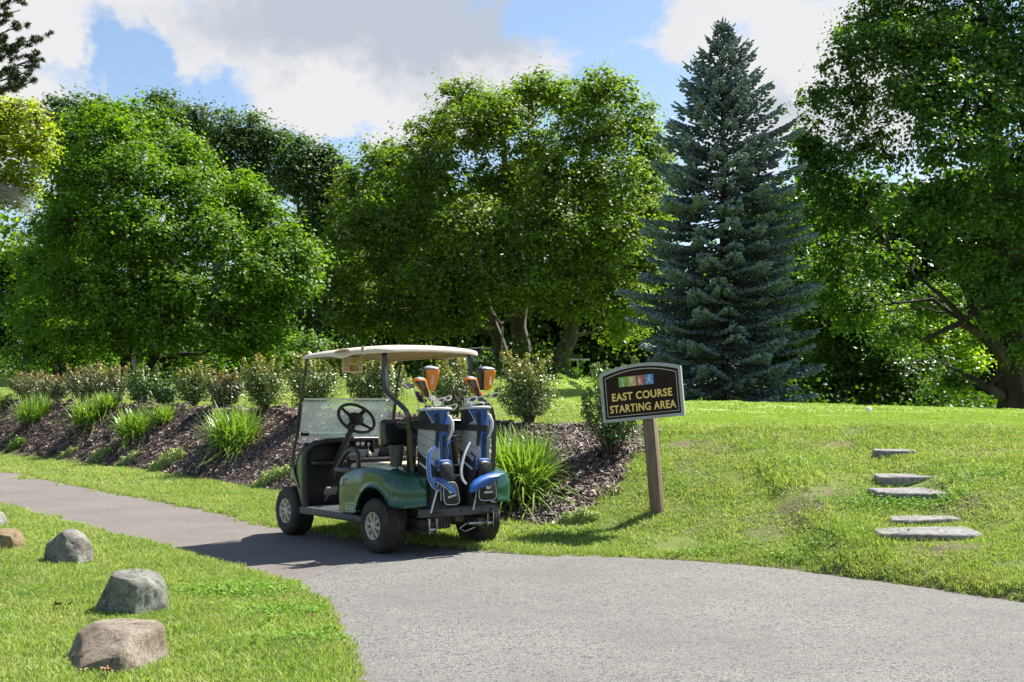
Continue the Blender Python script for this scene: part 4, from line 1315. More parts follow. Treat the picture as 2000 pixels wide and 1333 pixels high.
def mound(px, py, hw, h_px, label, seed, n=1500, m=sed_m):
    global RNG
    RNG = np.random.default_rng(seed)
    x, y, z = hit(px, py)
    r = hw / FPX * y; h = h_px / FPX * y
    root = empty('stonecrop_plant', label, 'plant', (x, y + r * .2, Hs(x, y + r * .2)), group='low creeping plants edging the mulch bed')
    n = int(n)
    a = RNG.uniform(0, 2 * np.pi, n); q = RNG.random(n) ** .5 * (1 + .2 * np.sin(a * 3 + seed) + .12 * np.sin(a * 7))
    px_ = np.cos(a) * q * r; py_ = np.sin(a) * q * r * .4
    zz = h * 1.25 * np.clip(1.1 - q ** 2, 0, 1) * RNG.uniform(.25, 1.15, n) * (1 + .25 * np.sin(px_ * 40) * np.cos(py_ * 35))
    zz += H(x + px_, y + r * .2 + py_) - root.location.z
    V_, F_ = leaf_arrays(np.stack([px_, py_, zz], 1), RNG.normal(size=(n, 3)) * .5 + np.array([0, 0, .7]), RNG.uniform(.018, .04, n) * (y / 14) ** .6, .6)
    np_mesh('foliage', V_, F_, m, {'tone': np.repeat(RNG.random(n), 4)}, parent=root)


mound(27, 884, 24, 16, 'bright green creeping mound at the left edge of the bed', 90, 1500, leaf_mat('moss_leaf', (.12, .26, .03), (.26, .42, .05), (1.1, 1.2, .4), tw=.25, rough=.5))
mound(130, 898, 24, 12, 'pale creeping mound second from the left along the bed edge', 91)
mound(192, 904, 28, 16, 'rounded pale stonecrop mound below the second daylily clump', 92)
mound(252, 910, 34, 14, 'flat spreading stonecrop mat below the middle daylily clump', 93)
mound(325, 920, 42, 24, 'largest stonecrop mound at the bed edge, left of the widest daylily', 94, 2600)
mound(530, 952, 46, 22, 'pale stonecrop patch beside the cart front wheel', 95, 2400)
mound(1128, 1026, 48, 18, 'small leafy patch at the bed corner between the cart and the sign post', 96, 1800)

# broad-leaved weeds in the mulch and clover in the lawn
clover_m = leaf_mat('clover_leaf', (.10, .24, .02), (.20, .36, .04), (1.1, 1.2, .4), tw=.3, rough=.6, spec=.2)


def clover():
    global RNG
    RNG = np.random.default_rng(99)
    P = []
    for (px, py, rx, ry, n) in ((470, 1160, .42, .28, 900), (560, 1200, .3, .22, 500), (610, 1250, .25, .2, 300), (1690, 985, .45, .25, 700), (1800, 990, .4, .15, 600), (1900, 930, .5, .2, 500), (1380, 1085, .6, .12, 400), (1540, 1090, .6, .15, 400), (1300, 960, .3, .2, 300), (1560, 905, .4, .2, 300), (1090, 1050, .4, .15, 400)):
        cx, cy, cz = hit(px, py)
        d = RNG.normal(size=(n, 2)) * np.array([rx, ry]) * .6
        x, y = cx + d[:, 0], cy + d[:, 1]
        ok = (sgn_path(x, y) < -.04)
        P.append(np.stack([x, y, H(x, y) + RNG.uniform(.02, .055, n)], 1)[ok])
    P = np.concatenate(P)
    V_, F_ = leaf_arrays(P, RNG.normal(size=P.shape) * .35 + np.array([0, 0, 1]), RNG.uniform(.014, .03, len(P)), .8, .15)
    o = np_mesh('clover', V_, F_, clover_m, {'tone': np.repeat(RNG.random(len(P)), 4)})
    tag(o, 'patches of broad leaved clover and weeds in the lawn', kind='stuff')


clover()


# ------------------------------------------------------------------ rocks and stepping stones
def rock_mat(name, a, b, c, sc=5):
    m = bpy.data.materials.new(name); m.use_nodes = True
    nt = m.node_tree; L = nt.links; p = nt.nodes['Principled BSDF']; p.inputs['Roughness'].default_value = .88; p.inputs['Specular IOR Level'].default_value = .25
    tc = nn(nt, 'ShaderNodeTexCoord')

    def nz(s, d=8, r=.65):
        n = nn(nt, 'ShaderNodeTexNoise'); n.inputs['Scale'].default_value = s; n.inputs['Detail'].default_value = d; n.inputs['Roughness'].default_value = r
        L.new(tc.outputs['Object'], n.inputs[0]); return n.outputs[0]

    def mixc(f, lo, hi, A, B):
        k = nn(nt, 'ShaderNodeMapRange'); k.inputs[1].default_value = lo; k.inputs[2].default_value = hi; L.new(f, k.inputs[0])
        x = nn(nt, 'ShaderNodeMix', data_type='RGBA'); L.new(k.outputs[0], x.inputs['Factor'])
        for s_, v in (('A', A), ('B', B)):
            if isinstance(v, tuple): x.inputs[s_].default_value = (*v, 1)
            else: L.new(v, x.inputs[s_])
        return x.outputs['Result']
    k = mixc(nz(sc), .38, .62, a, b)
    k = mixc(nz(sc * 3.1), .52, .68, k, c)
    k = mixc(nz(60, 3), .35, .7, k, tuple(min(1, v * 1.15) for v in b)) if False else k
    v = nn(nt, 'ShaderNodeMix', data_type='RGBA', blend_type='MULTIPLY'); v.inputs['Factor'].default_value = .45
    rk = nn(nt, 'ShaderNodeMapRange'); rk.inputs[1].default_value = .36; rk.inputs[2].default_value = .6; rk.inputs[3].default_value = .25; rk.inputs[4].default_value = 1.25
    L.new(nz(75, 6, .75), rk.inputs[0]); v.inputs['Factor'].default_value = .6
    L.new(k, v.inputs['A']); L.new(rk.outputs[0], v.inputs['B'])
    L.new(v.outputs['Result'], p.inputs['Base Color'])
    bp = nn(nt, 'ShaderNodeBump'); bp.inputs['Strength'].default_value = 1.0; bp.inputs['Distance'].default_value = .02
    L.new(nz(30, 12, .78), bp.inputs['Height']); L.new(bp.outputs[0], p.inputs['Normal'])
    return m


def boulder(px, py, hw, hpx, depth, label, seed, m, cuts, rot=0, sink=.15, rnd=.6):
    random.seed(seed)
    x, y, z = hit(px, py)
    rx = hw / FPX * y; h = hpx / FPX * y
    bm = bmesh.new(); bmesh.ops.create_icosphere(bm, subdivisions=5, radius=1)
    o3 = Vector((seed * 3.1, seed * 1.7, 0))
    for v in bm.verts:
        p = v.co.copy()
        # superquadric: boxier than a ball
        q = Vector([math.copysign(abs(c) ** rnd, c) for c in p]); p = q.normalized() * (p.length * .55 + q.length * .40)
        for (nx, ny, nz_, d) in cuts:
            n = Vector((nx, ny, nz_)).normalized(); e = p.dot(n) - d
            if e > 0: p -= n * e * .9
        p *= 1 + .07 * noise.noise(p * 1.6 + o3) + .028 * noise.noise(p * 4 + o3) + .012 * noise.noise(p * 11 + o3) + .006 * noise.noise(p * 25)
        cr = noise.noise(p * 2.2 + o3 * 2)
        if abs(cr) < .035: p *= 1 - .03 * (1 - abs(cr) / .035)
        v.co = p
    zs = [v.co.z for v in bm.verts]; xs = [v.co.x for v in bm.verts]
    xm = (max(xs) + min(xs)) / 2
    kz = h / (max(zs) - min(zs) * 0 + sink * 1.0) if True else 1
    kx = 2 * rx / (max(xs) - min(xs))
    for v in bm.verts:
        v.co = Vector(((v.co.x - xm) * kx, v.co.y * depth, (v.co.z + sink) * kz))
    me = bpy.data.meshes.new('boulder'); bm.to_mesh(me); bm.free()
    for p in me.polygons: p.use_smooth = True
    me.materials.append(m)
    o = bpy.data.objects.new('boulder', me); C.objects.link(o)
    o.location = (x * (1 + depth * .75 / y), y + depth * .75, Hs(x, y + depth * .5)); o.rotation_euler = (0, 0, R(rot))
    return tag(o, label, 'rock')


rk_pale = rock_mat('pale_granite', (.19, .175, .15), (.36, .345, .31), (.10, .085, .065))
rk_grey = rock_mat('grey_stone', (.17, .172, .14), (.36, .355, .31), (.085, .095, .055))
rk_tan = rock_mat('tan_stone', (.21, .165, .12), (.38, .32, .25), (.12, .095, .065), 3.5)
rk_orange = rock_mat('orange_stone', (.22, .155, .08), (.34, .26, .15), (.12, .085, .05))
boulder(133, 1103, 47, 65, .17, 'rounded pale boulder on the lawn near the path, alone', 3, rk_pale, [(-.9, -.75, .35, .62), (.3, -.2, 1, .88), (1, -.5, .1, .85), (-.6, -.1, .9, .82)], 10, rnd=.8)
boulder(257, 1203, 70, 80, .20, 'grey boulder with a squared top behind the flat tan slab', 4, rk_grey, [(.1, -.1, 1, .80), (-.35, -1, .1, .66), (1, -.6, 0, .82), (-1, -.2, .5, .80), (.8, 0, .8, .95)], -8, rnd=.75)
boulder(226, 1312, 101, 68, .30, 'broad low tan rock with a sloping top in the front left corner', 6, rk_tan, [(-.30, -.30, 1, .30), (.9, -.5, .5, .66), (-.9, -.4, .8, .55), (.05, 0, 1, .36), (-.2, -1, .1, .85)], 10, .10, .75)
boulder(6, 1074, 42, 36, .20, 'orange brown rock with a hollow, cut by the left edge', 8, rk_orange, [(0, -.2, 1, .7), (-.3, -1, .1, .6)], 12)
boulder(-14, 1031, 24, 34, .16, 'grey rock sliver at the left edge behind the orange rock', 9, rk_grey, [(.7, 0, .8, .7)], 0)

slate_m = rock_mat('slate', (.26, .25, .24), (.38, .365, .35), (.15, .14, .135), 7)


def slab(spec, seed):
    random.seed(seed)
    (px, py, hw, hh, lb, th) = spec
    x, y, z = hit(px, py)
    rx = hw * (1.0 if hw > 90 else 1.15) / FPX * y
    # depth on the horizontal top from the pixel height
    ry = max(.07, 1.1 * hh / FPX * y / max(.06, (CAMH - z) / y))
    ry = min(ry, .20 if hh > 12 else .13)
    poly = []
    n = 22
    for i in range(n):
        a = 2 * math.pi * i / n
        cx, cy = math.cos(a), math.sin(a)
        k = .32
        px_, py_ = math.copysign(abs(cx) ** k, cx), math.copysign(abs(cy) ** k, cy)
        j = 1 + random.uniform(-.06, .05)
        poly.append((px_ * rx * j + py_ * rx * .06 * (seed % 3 - 1), py_ * ry * (1 + random.uniform(-.10, .08)) * (1 - .25 * (px_ * (1 if seed % 2 else -1) > .5))))
    bm = bmesh.new()
    low = [bm.verts.new((a * .97, b * .95, -th - .04)) for a, b in poly]
    mid = [bm.verts.new((a * 1.0 + random.uniform(-.006, .006), b, -th * .45)) for a, b in poly]
    e1 = [bm.verts.new((a, b, -.006 + random.uniform(-.005, .002))) for a, b in poly]
    top = [bm.verts.new((a * .975, b * .95, random.uniform(-.001, .003))) for a, b in poly]
    for A_, B_ in ((low, mid), (mid, e1), (e1, top)):
        for i in range(n):
            bm.faces.new((A_[i], A_[(i + 1) % n], B_[(i + 1) % n], B_[i]))
    inner = [bm.verts.new((a * .55, b * .5, .004 + random.uniform(-.004, .004))) for a, b in poly]
    for i in range(n): bm.faces.new((top[i], top[(i + 1) % n], inner[(i + 1) % n], inner[i]))
    bm.faces.new(inner); bm.faces.new(low[::-1])
    bmesh.ops.recalc_face_normals(bm, faces=bm.faces[:])
    me = bpy.data.meshes.new('stepping_stone'); bm.to_mesh(me); bm.free(); me.materials.append(slate_m)
    o = bpy.data.objects.new('stepping_stone', me); C.objects.link(o)
    o.location = (x, y, z + .018 + th * .30); srx, sry = slope_rot(np.array([x]), np.array([y])); o.rotation_euler = (float(srx[0]) * .35, random.uniform(-.012, .012), random.uniform(-.04, .04))
    tag(o, lb, 'stepping stone', 'slate steps up the grassy bank')


for i, s_ in enumerate(STONES): slab(s_, 40 + i)

# ------------------------------------------------------------------ sign
sign_brown = mat('sign_brown', (.022, .011, .006), .6, spec=.2, var=.35, scale=3, stretch=(1, 1, 14), bump=.12, bscale=40)
sign_edge = mat('sign_edge', (.36, .385, .35), .5, var=.08)
sign_gold = mat('sign_gold', (.95, .66, .18), .45, var=.06)
sign_cream = mat('sign_cream', (.55, .52, .42), .5)
post_m = mat('post_wood', (.19, .135, .09), .8, var=.35, scale=5, stretch=(6, 6, .5), bump=.35, bscale=18)


def arch(w, h, rise, n=14):
    p = [(-w / 2, 0), (w / 2, 0), (w / 2, h)]
    for i in range(1, n):
        x = w / 2 - w * i / n
        p.append((x, h + rise * (1 - (2 * x / w) ** 2)))
    p.append((-w / 2, h))
    return p


def sign():
    x, y, z = hit(1281, 1006)
    root = empty('wooden_sign', 'leaning brown sign lettered EAST COURSE STARTING AREA on a wooden post', 'sign', (x, y, z))
    root.rotation_mode = 'QUATERNION'
    root.rotation_quaternion = (Matrix.Rotation(R(-25), 4, 'Z') @ Matrix.Rotation(R(-5.6), 4, 'Y') @ Matrix.Rotation(R(-1.5), 4, 'X')).to_quaternion()
    mb = MB(); mb.box((0, .055, .40), (.108, .108, 1.18), .006); mb.build('post', post_m, root)
    W, Hh, RS = .785, .455, .062
    z0 = .872
    F = Matrix.Translation((-.028, 0, z0)) @ Matrix.Rotation(R(90), 4, 'X')

    def plate(w, h, rs, y0, d, inset, m, name):
        mb = MB(); M = Matrix.Translation((-.028, y0, z0 + inset)) @ Matrix.Rotation(R(90), 4, 'X')
        mb.prism(arch(w, h, rs), d, M); return mb.build(name, m, root, smooth=25)
    # outer moulding as a ring
    def ring(w, h, rs, inset, t, y0, d, m, name):
        a = arch(w - 2 * inset, h - 2 * inset, rs); b = arch(w - 2 * inset - 2 * t, h - 2 * inset - 2 * t, rs * .97)
        mb = MB(); n = len(a); V_ = []
        M = Matrix.Translation((-.028, y0, z0)) @ Matrix.Rotation(R(90), 4, 'X')
        for dd in (0, d):
            V_ += [M @ Vector((p[0], p[1] + inset, dd)) for p in a] + [M @ Vector((p[0], p[1] + inset + t, dd)) for p in b]
        Fc = []
        for i in range(n):
            j = (i + 1) % n
            Fc += [(i, j, n + j, n + i), (2 * n + i, 3 * n + i, 3 * n + j, 2 * n + j), (i, 2 * n + i, 2 * n + j, j), (n + i, n + j, 3 * n + j, 3 * n + i)]
        mb.add(V_, Fc); return mb.build(name, m, root, smooth=25)
    plate(W - .004, Hh - .002, RS, -.002, .026, .001, sign_edge, 'board')
    ring(W, Hh, RS, 0, .027, -.03, .014, sign_edge, 'edge_moulding')
    plate(W - .058, Hh - .056, RS * .97, -.030, .004, .028, sign_brown, 'face_panel')
    ring(W, Hh, RS, .048, .0045, -.0345, .0016, sign_cream, 'pinstripe')
    yt = -.0345
    mb = MB()
    T = lambda cx, cz, k=0: Matrix.Translation((-.028 + cx, yt - k, z0 + cz)) @ Matrix.Rotation(R(90), 4, 'X')
    add_text(mb, 'EAST COURSE', .098, .003, T(.0, .222), .0022, .89, 1.08)
    add_text(mb, 'STARTING AREA', .098, .003, T(.0, .112), .0022, .82, 1.08)
    mb.build('lettering', sign_gold, root, smooth=0)
    cols = [(.20, .42, .07), (.62, .46, .10), (.46, .09, .05), (.07, .25, .52)]
    nm = ['green pictogram tile with a golfer', 'yellow pictogram tile', 'red pictogram tile with a batter', 'blue pictogram tile with a pitcher']
    cream = mat('tile_figure', (.72, .74, .66), .5)
    s = .082
    figs = [
        # golfer in back swing
        dict(seg=[((.45, .30), (.50, .56), .075), ((.47, .32), (.42, .04), .05), ((.54, .32), (.58, .04), .05), ((.50, .56), (.40, .74), .035), ((.52, .56), (.36, .80), .03), ((.36, .80), (.58, .90), .014)], head=(.55, .70, .062)),
        dict(seg=[((.5, .5), (.5, .22), .06), ((.30, .75), (.5, .5), .09), ((.70, .72), (.5, .5), .08), ((.5, .22), (.75, .12), .03), ((.78, .2), (.86, .08), .05)], head=(.5, .72, .16)),
        dict(seg=[((.38, .40), (.36, .70), .09), ((.34, .42), (.30, .05), .06), ((.42, .42), (.66, .05), .06), ((.38, .66), (.66, .52), .035), ((.58, .48), (.84, .94), .016), ((.66, .06), (.76, .05), .03)], head=(.32, .84, .07)),
        dict(seg=[((.52, .46), (.52, .74), .07), ((.50, .46), (.30, .28), .05), ((.30, .28), (.12, .14), .04), ((.54, .46), (.70, .30), .05), ((.70, .30), (.86, .12), .04), ((.50, .72), (.28, .58), .035), ((.28, .58), (.22, .70), .03), ((.54, .72), (.76, .68), .03), ((.76, .68), (.88, .80), .028)], head=(.52, .88, .068)),
    ]
    for i, c in enumerate(cols):
        cx = -.042 + (i - 1.5) * (s + .003)
        cz = .315
        m = mat('tile_%s' % ('green', 'yellow', 'red', 'blue')[i], c, .5, var=.2, scale=40)
        mb = MB(); mb.box((-.028 + cx, yt - .001, z0 + cz + s * .5 + .005), (s, .002, s * 1.12)); t = mb.build('pictogram_tile', m, root, smooth=0); t['label'] = nm[i]
        fb = MB()
        f = figs[i]
        o0 = Vector((-.028 + cx - s / 2, yt - .0022, z0 + cz))
        for (a, b, r) in f['seg']:
            av, bv = Vector(a), Vector(b); d = (bv - av).normalized(); n = Vector((-d.y, d.x)) * r
            pts = [av + n, av - n, bv - n * .8, bv + n * .8]
            P3 = [(o0.x + q.x * s, o0.y, o0.z + q.y * s * 1.1) for q in pts]
            fb.add(P3 + [(p[0], p[1] - .0008 - r * .004, p[2]) for p in P3], [(4, 5, 6, 7), (0, 1, 5, 4), (1, 2, 6, 5), (2, 3, 7, 6), (3, 0, 4, 7)])
        hx, hz, hr = f['head']
        ring_ = [(o0.x + (hx + hr * math.cos(k * math.pi / 5)) * s, o0.y - .0012, o0.z + (hz + hr * math.sin(k * math.pi / 5)) * s * 1.1) for k in range(10)]
        fb.add(ring_, [tuple(range(10))])
        fb.build('figure', cream, t, smooth=0)


sign()

# ------------------------------------------------------------------ golf cart
CX, CY, CYAW = -.694, 10.14, .661
cart = empty('golf_cart', 'dark green golf cart with beige roof parked across the edge of the path', 'golf cart', (CX, CY, 0), (0, 0, CYAW))
MC = Matrix.Translation((CX, CY, 0)) @ Matrix.Rotation(CYAW, 4, 'Z')


def c(u, v, w): return Vector((-v, u, w))


green = mat('cart_green', (.002, .058, .028), .4, coat=.9, var=.12, scale=6, rvar=.05, spec=.2)
black = mat('black_plastic', (.018, .018, .019), .42, var=.25, scale=12, bump=.15, bscale=220, rvar=.1)
blackg = mat('black_steel', (.010, .010, .011), .25, coat=.5, var=.2)
dkgrey = mat('bumper_plastic', (.05, .052, .056), .5, var=.2, scale=7, bump=.2, bscale=150, rvar=.12)
beige = mat('roof_beige', (.62, .51, .39), .38, var=.10, scale=5, spec=.5)
vinyl = mat('seat_vinyl', (.60, .47, .33), .5, var=.06, bump=.1, bscale=120)
rubber = mat('tyre_rubber', (.020, .019, .018), .8, var=.35, scale=9, col2=(.052, .047, .04), bump=.25, bscale=90)
wheel_m = mat('wheel_cover', (.50, .45, .34), .38, var=.12, scale=14)
steel = mat('steel', (.42, .42, .42), .28, metal=1.0, var=.2, scale=20, rvar=.1)
grimy = mat('grimy_metal', (.09, .08, .065), .7, metal=.4, var=.5, scale=16, bump=.4, bscale=60)
white = mat('white_plastic', (.75, .75, .73), .35, var=.05)
silver = mat('aluminium_trim', (.55, .56, .57), .35, metal=.8, var=.1)
matfloor = mat('floor_mat', (.16, .16, .16), .45, var=.2, scale=30, bump=.5, bscale=140)

# --- rear body with fenders
def interp_path(pts, n):
    pts = [np.array(p, float) for p in pts]
    d = [0]
    for a, b in zip(pts, pts[1:]): d.append(d[-1] + np.linalg.norm((b - a)[:2]))
    d = np.array(d); t = np.linspace(0, d[-1], n); A = np.array(pts)
    return np.stack([np.interp(t, d, A[:, k]) for k in range(A.shape[1])], 1)


def smoothp(A, it=2):
    for _ in range(it):
        B = A.copy(); B[1:-1] = (A[:-2] + 2 * A[1:-1] + A[2:]) / 4; A = B
    return A


# u, v_outer, bottom, top, u_inner, v_inner, top_inner
RB = [(.60, .545, .305, .635, .60, .30, .64), (.50, .56, .30, .665, .50, .30, .675), (.40, .565, .30, .69, .40, .30, .70), (.30, .57, .305, .705, .30, .29, .715), (.235, .575, .38, .712, .24, .29, .72), (.17, .58, .46, .715, .17, .29, .725),
      (.09, .583, .515, .715, .09, .29, .725), (0, .585, .535, .712, 0, .29, .722), (-.09, .585, .525, .705, -.09, .29, .715), (-.17, .582, .49, .697, -.17, .29, .705), (-.235, .578, .435, .688, -.22, .29, .698), (-.29, .57, .405, .678, -.26, .29, .69),
      (-.35, .555, .40, .668, -.30, .29, .68), (-.40, .525, .40, .658, -.34, .29, .67), (-.435, .47, .405, .65, -.37, .29, .66), (-.452, .40, .41, .645, -.39, .29, .655), (-.458, .335, .415, .643, -.40, .29, .65)]
RBp = smoothp(interp_path(RB, 70), 2)
mb = MB()
for sgn in (1, -1):
    P = []
    for (u, v, b, t, ui, vi, ti) in RBp:
        row = []; v = v + .012; b = b + (.018 if b > .40 and u > -.25 else 0)
        arch_k = 1.0
        flare = .012 if b > .34 else .004
        o = np.array([u, v])
        i_ = np.array([ui, vi])
        def pt(f, w, out=0.0):
            q = o * (1 - f) + i_ * f
            d = (o - i_); d = d / (np.linalg.norm(d) + 1e-6)
            q = q + d * out
            return c(q[0], q[1] * sgn, w)
        row.append(pt(.05, b + .004, 0)); row.append(pt(0, b, flare)); row.append(pt(0, b + .012, flare + .006)); row.append(pt(0, b + .03, .006)); row.append(pt(0, b * .6 + t * .4, .012)); row.append(pt(0, b * .25 + t * .75, .008))
        row.append(pt(.015, t - .045, 0)); row.append(pt(.05, t - .016, 0)); row.append(pt(.13, t - .003)); row.append(pt(.3, t + .006)); row.append(pt(.6, ti + .004)); row.append(pt(.92, ti)); row.append(pt(1, ti - .012)); row.append(pt(1.0, max(ti - .2, .45)))
        P.append(row)
    mb.grid(P)
# front closing return of the side panels
for sgn in (1, -1):
    mb.add([c(.60, .545 * sgn, .305), c(.60, .545 * sgn, .60), c(.60, .40 * sgn, .63), c(.60, .40 * sgn, .305)], [(0, 1, 2, 3)])
body = mb.build('rear_body', green, cart, smooth=50, recalc=True)
md = body.modifiers.new('solid', 'SOLIDIFY'); md.thickness = .006; md.offset = -1

# inner well behind the seat, chassis, seat pod
mb = MB()
mb.box(c(.30, 0, .475), (.80, .52, .33), .02)
mb.box(c(-.17, 0, .50), (.56, .30, .26), .01)
mb.box(c(-.33, 0, .34), (.60, .26, .05), .01)
mb.build('bag_well', black, cart)
mb = MB()
for s_ in (-.24, .24): mb.box(c(.62, s_, .245), (.07, 2.05, .07), .008)
mb.box(c(1.0, 0, .265), (.95, 1.0, .03), .005); mb.box(c(.05, 0, .33), (.5, .5, .10), .02)
mb.build('chassis', grimy, cart)
# wheel-well liners so that the arches read dark inside
mb = MB()
for sgn in (1, -1):
    P = []
    for k in range(15):
        a = R(150) * k / 14
        u, w = .28 * math.cos(a), .26 + .275 * math.sin(a)
        P.append([c(u, sgn * .55, w), c(u, sgn * .30, w)])
    mb.grid(P)
    mb.add([c(.28 * math.cos(R(150) * k / 14), sgn * .30, .26 + .275 * math.sin(R(150) * k / 14)) for k in range(15)], [tuple(range(15))])
mb.build('wheel_well', black, cart)

# --- front cowl
# u, v, bottom, shoulder height, inner u, inner v, inner w
FC = [(1.33, .525, .285, .80, 1.27, .50, .865), (1.37, .525, .30, .785, 1.27, .48, .875), (1.42, .52, .385, .765, 1.27, .45, .885), (1.48, .515, .475, .735, 1.28, .42, .89), (1.56, .505, .53, .70, 1.29, .38, .895), (1.64, .49, .545, .665, 1.30, .33, .90),
      (1.72, .46, .535, .635, 1.31, .27, .905), (1.79, .41, .50, .61, 1.315, .21, .907), (1.84, .33, .46, .592, 1.32, .15, .909), (1.87, .22, .44, .58, 1.32, .10, .91), (1.885, .11, .43, .573, 1.32, .05, .91), (1.89, 0, .43, .57, 1.32, 0, .91)]
FCp = smoothp(interp_path(FC, 46), 2)
mb = MB()
for sgn in (1, -1):
    P = []
    for (u, v, b, t, ui, vi, wi) in FCp:
        row = []
        def q(f, w, out=0.0):
            return c(u * (1 - f) + ui * f, (v * (1 - f) + vi * f) * sgn, w)
        k = wi - t
        for f, w in ((.05, b + .01), (0, b), (-.012, b + .014), (-.004, b + .035), (-.01, b * .5 + t * .5), (0, t - .04), (.03, t - .012), (.1, t + k * .16), (.25, t + k * .36), (.5, t + k * .64), (.8, t + k * .9), (1, wi)):
            row.append(q(f, w))
        P.append(row)
    mb.grid(P)
o = mb.build('front_cowl', green, cart, smooth=55)
md = o.modifiers.new('solid', 'SOLIDIFY'); md.thickness = .006; md.offset = -1
mb = MB()
for sgn in (1, -1):
    P = []
    for k in range(13):
        a = R(75) + R(100) * k / 12
        u, w = 1.67 + .29 * math.cos(a), .26 + .25 * math.sin(a)
        P.append([c(u, sgn * .46, w), c(u, sgn * .26, w)])
    mb.grid(P)
mb.box(c(1.62, 0, .42), (.5, .4, .2), .03)
mb.build('front_wheel_well', black, cart)

# --- dash
mb = MB()
for sgn in (1, -1):
    mb.tube([c(1.30, .512 * sgn, .285), c(1.315, .518 * sgn, .45), c(1.31, .52 * sgn, .62), c(1.30, .518 * sgn, .75), c(1.275, .505 * sgn, .825), c(1.235, .47 * sgn, .872), c(1.20, .36 * sgn, .898), c(1.19, .2 * sgn, .908), c(1.19, 0, .912)],
            [.034, .034, .033, .033, .032, .028, .024, .022, .022], 10)
    mb.tube([c(1.36, .50 * sgn, .30), c(1.36, .50 * sgn, .84)], .03, 6)
mb.build('dash_surround', black, cart, smooth=60)
mb = MB()
mb.box(c(1.37, 0, .58), (1.0, .03, .60), .01)               # firewall
mb.box(c(1.26, .33, .70), (.34, .24, .032), .012)           # left shelf
mb.box(c(1.26, .165, .79), (.03, .22, .21), .008)
mb.box(c(1.25, 0, .895), (.86, .14, .018), .008)            # top deck
mb.box(c(1.24, -.16, .715), (.64, .26, .04), .014)          # right shelf lip
mb.box(c(1.30, -.16, .82), (.62, .05, .14), .008)
mb.box(c(1.24, -.13, .84), (.02, .14, .12), .004)
mb.box(c(1.24, .02, .838), (.28, .12, .012), .004)
mb.build('dashboard', black, cart)
mb = MB()
M_ = Matrix.Rotation(R(28), 4, 'X')
mb.box(c(1.235, .03, .775), (.25, .006, .085), .003, rot=M_)
mb.box(c(1.235, -.17, .775), (.10, .006, .085), .003, rot=M_)
o = mb.build('instruction_label', mat('paper_label', (.62, .63, .62), .4), cart)
mb = MB(); mb.lathe([(0, 0), (0, .016), (-.03, .016), (-.03, 0)], 'y', 12, c(1.20, -.075, .862)); mb.tube([c(1.19, -.075, .845), c(1.17, -.078, .80), c(1.18, -.07, .785)], .005, 6)
mb.build('key_switch', steel, cart)
mb = MB(); mb.tube([c(1.185, -.08, .80), c(1.17, -.085, .765), c(1.172, -.09, .745)], [.012, .018, .012], 8); mb.build('key_tag', mat('key_tag', (.65, .58, .38), .5), cart)
mb = MB(); mb.box(c(1.23, -.165, .862), (.085, .02, .05), .005); mb.build('fuel_gauge', black, cart)
mb = MB()
for k in range(3): mb.tube([c(1.225, -.245 - .004 * k, .84 + .008 * k), c(1.215, -.245 + .01 * k, .875)], .005, 5)
mb.build('wire', mat('orange_wire', (.7, .14, .03), .5), cart)
# floor, kick panel and pedal
mb = MB(); mb.box(c(.92, 0, .292), (.94, .78, .014), .004)
for k in range(14): mb.box(c(.62 + k * .045, 0, .302), (.90, .016, .008), .002)
mb.build('floor_mat', matfloor, cart)
mb = MB(); mb.box(c(.62, 0, .45), (.96, .02, .33), .005); mb.build('seat_pod_front', black, cart)
mb = MB(); mb.box(c(1.17, .33, .44), (.12, .03, .09), .008, rot=(R(35), 0, 0)); mb.tube([c(1.19, .33, .42), c(1.28, .33, .34)], .012, 6); mb.build('brake_pedal', matfloor, cart)
mb = MB(); mb.box(c(1.17, .18, .40), (.07, .02, .14), .008, rot=(R(35), 0, 0)); mb.build('accelerator_pedal', black, cart)
# rocker panels
for sgn in (1, -1):
    mb = MB()
    mb.box(c(.80, sgn * .535, .265), (.075, 1.05, .065), .012)
    mb.box(c(.235, sgn * .54, .262), (.07, .10, .06), .012, rot=(R(-14), 0, 0))
    mb.build('rocker_panel', dkgrey, cart)
    mb = MB(); mb.box(c(.86, sgn * .548, .301), (.045, .66, .009), .003); mb.build('step_trim', silver, cart)

# --- seats
mb = MB(); mb.box(c(.345, .235, .683), (.465, .50, .085), .035, seg=4); mb.box(c(.345, -.235, .683), (.465, .50, .085), .035, seg=4)
mb.build('seat_cushion', vinyl, cart, smooth=60)
mb = MB(); mb.box(c(.085, .0, .992), (.955, .055, .205), .026, seg=4, rot=(R(-6), 0, 0)); mb.build('seat_back_cushion', vinyl, cart, smooth=60)
mb = MB(); mb.box(c(.028, .0, .995), (.985, .075, .235), .034, seg=5, rot=(R(-6), 0, 0)); mb.build('seat_back_shell', mat('seat_shell', (.012, .012, .013), .28, coat=.3, var=.2), cart, smooth=60)
for v in (.22, -.22):
    mb = MB(); mb.box(c(-.03, v, .82), (.07, .03, .30), .006)
    mb.build('seat_bracket', black, cart)
# hip restraints: black loops
for sgn in (1, -1):
    mb = MB()
    mb.tube([c(.68, .53 * sgn, .675), c(.60, .535 * sgn, .75), c(.51, .54 * sgn, .82), (c(.44, .54 * sgn, .848)), c(.35, .54 * sgn, .845), c(.315, .54 * sgn, .82), c(.31, .54 * sgn, .74), c(.32, .535 * sgn, .67)],
            [.024, .022, .021, .021, .020, .019, .020, .024], 8)
    mb.box(c(.50, .53 * sgn, .668), (.075, .40, .05), .022, seg=3)
    mb.build('hip_restraint', mat('hip_rail', (.02, .02, .021), .35, var=.2), cart, smooth=60)

